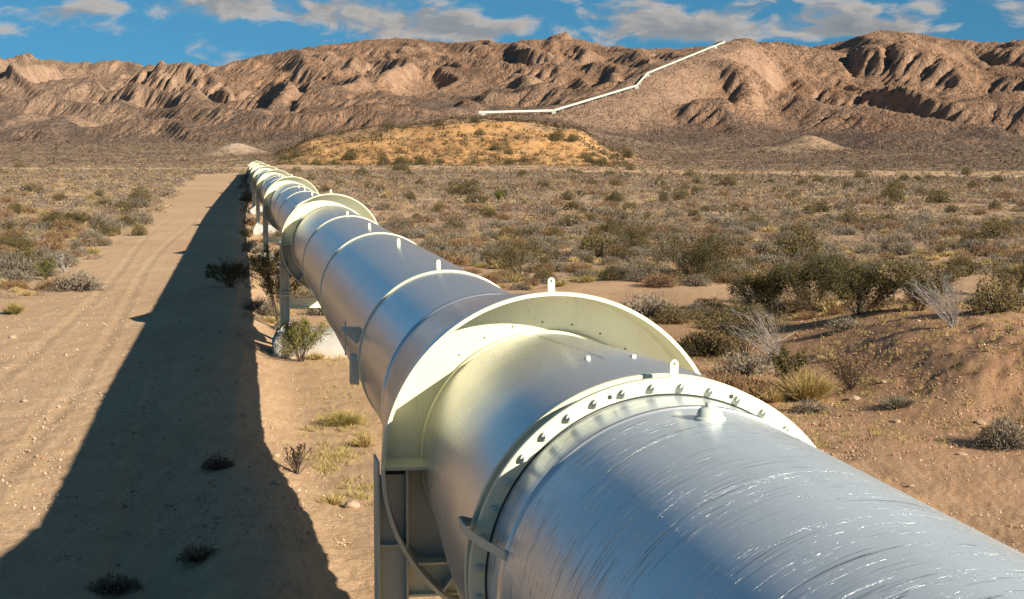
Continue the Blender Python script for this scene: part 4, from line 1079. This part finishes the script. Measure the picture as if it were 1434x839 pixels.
w = bpy.data.worlds.new('World'); scn.world = w; w.use_nodes = True
T = w.node_tree; N = T.nodes; Lk = T.links; bg = N['Background']
def wn(typ, **kw):
    x = N.new(typ)
    for k, v in kw.items():
        if k == 'ins':
            for i, val in v.items():
                if isinstance(val, bpy.types.NodeSocket): Lk.new(val, x.inputs[i])
                else: x.inputs[i].default_value = val
        else: setattr(x, k, v)
    return x
def wm(op, a, b=0., clamp=False):
    x = wn('ShaderNodeMath', operation=op, use_clamp=clamp, ins={0: a, 1: b}); return x.outputs[0]
tc = wn('ShaderNodeTexCoord').outputs['Generated']
sep = wn('ShaderNodeSeparateXYZ', ins={0: tc}).outputs
zc = wm('MAXIMUM', sep[2], 0.)
# look a little higher into the atmosphere than the true elevation: the clear desert air keeps its blue to the ridge
vup = wn('ShaderNodeCombineXYZ', ins={0: sep[0], 1: sep[1], 2: wm('ADD', wm('MULTIPLY', zc, .9), .16)}).outputs[0]
sky = wn('ShaderNodeTexSky', sky_type='NISHITA', sun_disc=False, sun_elevation=elev, sun_rotation=azm, altitude=900, air_density=1.0, dust_density=.3, ozone_density=3.0, ins={0: vup}).outputs[0]
skyc = wn('ShaderNodeMix', data_type='RGBA', blend_type='MULTIPLY', ins={0: 1.0, 6: sky, 7: (.60, 1.32, 1.38, 1)}).outputs[2]
# clouds by direction: azimuth and elevation in photograph-pixel-sized degrees
az_ = wn('ShaderNodeMath', operation='ARCTAN2', ins={0: sep[0], 1: sep[1]}).outputs[0]
el_ = wm('ARCSINE', sep[2])
cv = wn('ShaderNodeCombineXYZ', ins={0: wm('MULTIPLY', az_, 9.), 1: wm('MULTIPLY', el_, 20.), 2: 0.}).outputs[0]
n1 = wn('ShaderNodeTexNoise', ins={'Vector': cv, 'Scale': 3.1, 'Detail': 9, 'Roughness': .56, 'Distortion': .35}).outputs['Fac']
blobs = None
for (bx, by, sx, sy, a) in [(75, 28, 55, 14, .32), (305, 14, 110, 16, .30), (290, 72, 36, 18, .24), (545, 34, 85, 30, .36), (700, 40, 60, 16, .20), (915, 34, 100, 32, .34), (1175, 30, 95, 20, .26), (1320, 8, 60, 12, .22),
                            (1420, 32, 26, 16, .2), (55, 56, 50, 8, .22), (350, 8, 60, 14, .16), (640, 50, 40, 14, .2), (1190, 46, 60, 10, .2), (140, 4, 30, 10, .15), (1010, 50, 60, 10, .12), (1230, 52, 90, 8, .16)]:
    a0 = atan((bx - CX) / F); e0 = atan((HOR - by) / F)
    u = wm('MULTIPLY', wm('SUBTRACT', az_, a0), F / sx); v = wm('MULTIPLY', wm('SUBTRACT', el_, e0), F / sy)
    q = wm('ADD', wm('MULTIPLY', u, u), wm('MULTIPLY', v, v)); g_ = wm('MULTIPLY', wm('POWER', 2.718, wm('MULTIPLY', q, -.5)), a * .92)
    blobs = g_ if blobs is None else wm('ADD', blobs, g_)
edge_az = wn('ShaderNodeMapRange', interpolation_type='SMOOTHSTEP', ins={0: az_, 1: -.34, 2: -.17, 3: 0., 4: 1.}).outputs[0]
edge_el = wn('ShaderNodeMapRange', interpolation_type='SMOOTHSTEP', ins={0: el_, 1: .095, 2: .16, 3: 0., 4: 1.}).outputs[0]
roof = wn('ShaderNodeMapRange', interpolation_type='SMOOTHSTEP', ins={0: el_, 1: .42, 2: .62, 3: 1., 4: 0.}).outputs[0]
side = wn('ShaderNodeMapRange', interpolation_type='SMOOTHSTEP', ins={0: az_, 1: .8, 2: 1.3, 3: 1., 4: 0.}).outputs[0]
refl_cloud = wm('MULTIPLY', wm('MULTIPLY', wm('MULTIPLY', edge_az, edge_el), wm('MULTIPLY', roof, side)), .36)  # unseen cloud bank, added for the pipe's reflections and trimmed to lessen fill
dens = wm('ADD', wm('ADD', n1, blobs), refl_cloud)
cm = wn('ShaderNodeMapRange', interpolation_type='SMOOTHSTEP', ins={0: dens, 1: .64, 2: .84, 3: 0., 4: .94}).outputs[0]
# light and shaded cloud body: sample the same noise a little towards the sun
cv2 = wn('ShaderNodeVectorMath', operation='ADD', ins={0: cv, 1: (.10, .10, 0)}).outputs[0]
n2 = wn('ShaderNodeTexNoise', ins={'Vector': cv2, 'Scale': 3.1, 'Detail': 9, 'Roughness': .56, 'Distortion': .35}).outputs['Fac']
lit = wn('ShaderNodeMapRange', ins={0: wm('SUBTRACT', n1, n2), 1: -.05, 2: .08, 3: 0., 4: 1.}).outputs[0]
thick = wn('ShaderNodeMapRange', ins={0: dens, 1: .72, 2: 1.02, 3: 1., 4: .22}).outputs[0]
lt = wm('MULTIPLY', wm('ADD', wm('MULTIPLY', lit, .6), .4), thick)
cc = wn('ShaderNodeMix', data_type='RGBA', ins={0: lt, 6: (2.5, 3.1, 3.8, 1), 7: (9.2, 8.2, 7.2, 1)}).outputs[2]
mixc = wn('ShaderNodeMix', data_type='RGBA', ins={0: cm, 6: skyc, 7: cc}).outputs[2]
Lk.new(mixc, bg.inputs[0]); bg.inputs[1].default_value = .036

cam = bpy.data.cameras.new('camera'); co = bpy.data.objects.new('camera', cam); COL.objects.link(co); scn.camera = co
cam.sensor_width = 36; cam.lens = F / 1434 * 36; cam.clip_end = 20000; cam.clip_start = .1
pitch = atan((CY - HOR) / F)
co.location = (0, 0, CAMZ); co.rotation_euler = (pi / 2 - pitch, 0, 0)
scn.view_settings.view_transform = 'Standard'; scn.view_settings.look = 'None'; scn.view_settings.gamma = 1; scn.view_settings.exposure = .90
scn.cycles.max_bounces = 5; scn.cycles.diffuse_bounces = 2; scn.cycles.glossy_bounces = 3; scn.cycles.transparent_max_bounces = 4
scn.cycles.use_denoising = True
